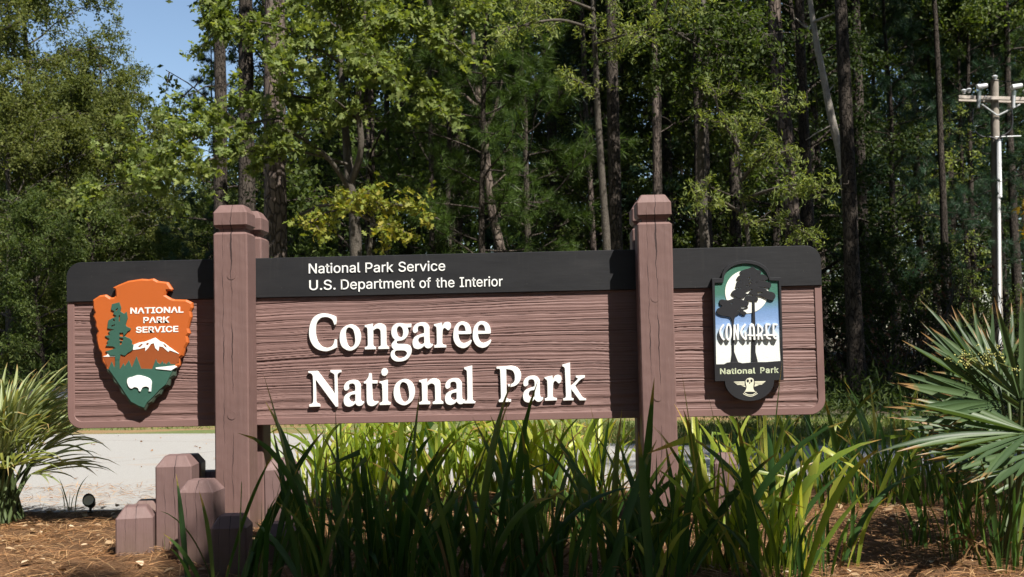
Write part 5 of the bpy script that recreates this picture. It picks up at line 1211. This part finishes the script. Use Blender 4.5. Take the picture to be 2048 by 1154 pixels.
# =================================================================== UTILITY POLE
D_ = 38.0; ub = at_d(1993, 700, D_); pole = empty('utility_pole', (ub.x, ub.y, -.06)); tag(pole, 'weathered wooden utility pole with crossarm, insulators and white conduit on the right', 'utility pole')
mpx = D_/F_PX
def U(px, py, dd=0): p = at_d(px, py, D_+dd); return p-Vector((ub.x, ub.y, -.06))
pw = paint('pole_wood', (.27, .235, .20), .85, .2, 20, .4, .25); aw = paint('crossarm_wood', (.46, .40, .35), .8, .2, 20, .4, .25)
mt_ = paint('grey_metal', (.42, .43, .44), .4, .5, 20, .1, .1); whp = paint('white_conduit', (.72, .72, .73), .4, .5, 20, .05, .05); cer = paint('white_ceramic', (.62, .63, .65), .25, .6, 20, .05, .05); dkc = paint('dark_cable', (.02, .02, .022), .5, .4, 20, .05, .1)
def part_cyl(nm, p, q, r, mat, k=14, r2=None, par=pole):
    bm = bmesh.new(); cyl_bm(bm, p, q, r, k, r2); return link(nm, from_bm(nm, bm), mat, par)
top = U(1989, 160); bot = Vector((U(1995, 700).x, 0, 0)); part_cyl('pole_shaft', bot, top, .17, pw, 18, .125)
aL, aR = U(1912, 197), U(2110, 203)
bm = bmesh.new(); box_bm(bm, 0, (aR-aL).length, -.055, .055, -.055, .055, .006); arm = link('crossarm', from_bm('crossarm', bm), aw, pole, aL+Vector((0, -.22, 0))); arm.rotation_euler.y = -math.atan2((aR-aL).z, (aR-aL).x)
bm = bmesh.new(); box_bm(bm, 0, (aR-aL).length*.92, -.05, .05, -.07, .07, .008); arm2 = link('crossarm', arm.data, None, pole, aL+Vector((.15, .22, .0))); arm2.rotation_euler.y = arm.rotation_euler.y; bm.free()
for a, b in (((1958, 212), (1990, 233)), ((2034, 212), (1992, 233))): part_cyl('brace', U(*a)+Vector((0, -.25, 0)), U(*b)+Vector((0, -.18, 0)), .03, mt_, 8)
for px, py in ((1923, 190), (1933, 188), (1985, 162), (2046, 190), (1952, 180), (2020, 183)):
    p = U(px, py)+Vector((0, -.22, 0)); bm = bmesh.new(); cyl_bm(bm, p, p+Vector((0, 0, .06)), .05, 12); cyl_bm(bm, p+Vector((0, 0, .06)), p+Vector((0, 0, .09)), .085, 12, .06); cyl_bm(bm, p+Vector((0, 0, .10)), p+Vector((0, 0, .14)), .10, 12, .05)
    link('insulator', from_bm('insulator', bm), cer, pole)
for px in (1950, 2019):
    tp = U(px, 181)+Vector((0, -.34, 0)); part_cyl('cutout_fuse', U(px+3, 180)+Vector((-.1, -.34, .02)), U(px+3, 178)+Vector((.22, -.34, .04)), .09, cer, 12, .075)
    part_cyl('fuse_holder', U(px, 196)+Vector((0, -.34, 0)), U(px-1, 220)+Vector((0, -.34, 0)), .05, mt_, 10)
    part_cyl('arrester', U(px-2, 186)+Vector((0.06, -.3, 0)), U(px-4, 214)+Vector((0.06, -.3, 0)), .07, paint('grey_green_porcelain', (.12, .15, .14), .4), 10)
tb = TB(); tb.tube(smooth_loop3([tuple(U(*q, -.35)) for q in ((1946, 218), (1945, 240), (1950, 262), (1964, 273), (1982, 274), (1992, 280))], 5), .028, 6)
tb.tube(smooth_loop3([tuple(U(*q, -.35)) for q in ((2023, 218), (2025, 240), (2022, 258), (2012, 268), (2002, 272), (1994, 280))], 5), .028, 6)
link('cable', tb.mesh('cable'), dkc, pole)
part_cyl('conduit', U(1999, 700, -.2), U(1996, 279, -.2), .062, whp, 16); part_cyl('conduit_sleeve', U(1999.5, 395, -.2), U(1997, 279, -.2), .075, whp, 16)
part_cyl('conduit_bracket', U(1990, 274, -.2), U(2042, 272, -.2), .02, mt_, 8)
# wires
wires = [((1923, 186), (1500, 330, 24)), ((1985, 158), (1500, 300, 26)), ((1985, 160), (2200, 90, -14)), ((1952, 272), (1600, 380, 20)), ((2046, 186), (2250, 130, -14))]
for k, (a, b) in enumerate(wires):
    tb = TB(); p = at_d(a[0], a[1], D_-.2); q = at_d(b[0], b[1], D_+b[2]); P = [tuple(p.lerp(q, t)-Vector((0, 0, math.sin(math.pi*t)*.35))) for t in np.linspace(0, 1, 12)]
    tb.tube(P, .018, 5); o = link('power_line', tb.mesh('power_line'), dkc); tag(o, ['thin wire running left from the outer crossarm insulator', 'thin wire running left from the pole top', 'thin wire rising right from the pole top', 'lower wire running left from below the crossarm', 'thin wire leaving right from the crossarm'][k], 'wire')
# yellowing twig reaching in at the right edge
bough_tree('yellow_leaved_sapling', 'sapling at the right edge with a few bright yellow leaves', [[(2130, 900, 14), (2120, 600, 11), (2110, 430, 7), (2100, 330, 4)]],
 [([(2112, 450, 0), (2080, 425, -.02), (2048, 415, -.04)], .08, 5), ([(2114, 500, 0), (2080, 480, 0), (2050, 472, 0)], .08, 4)], 6.2, M['bark_grey'], leafmat('yellow_leaves', [(0, (.45, .30, .03)), (1, (.60, .42, .05))], (1.2, 1.1, .4), .4), LOBED, .045, 1, 57, wmul=.25)
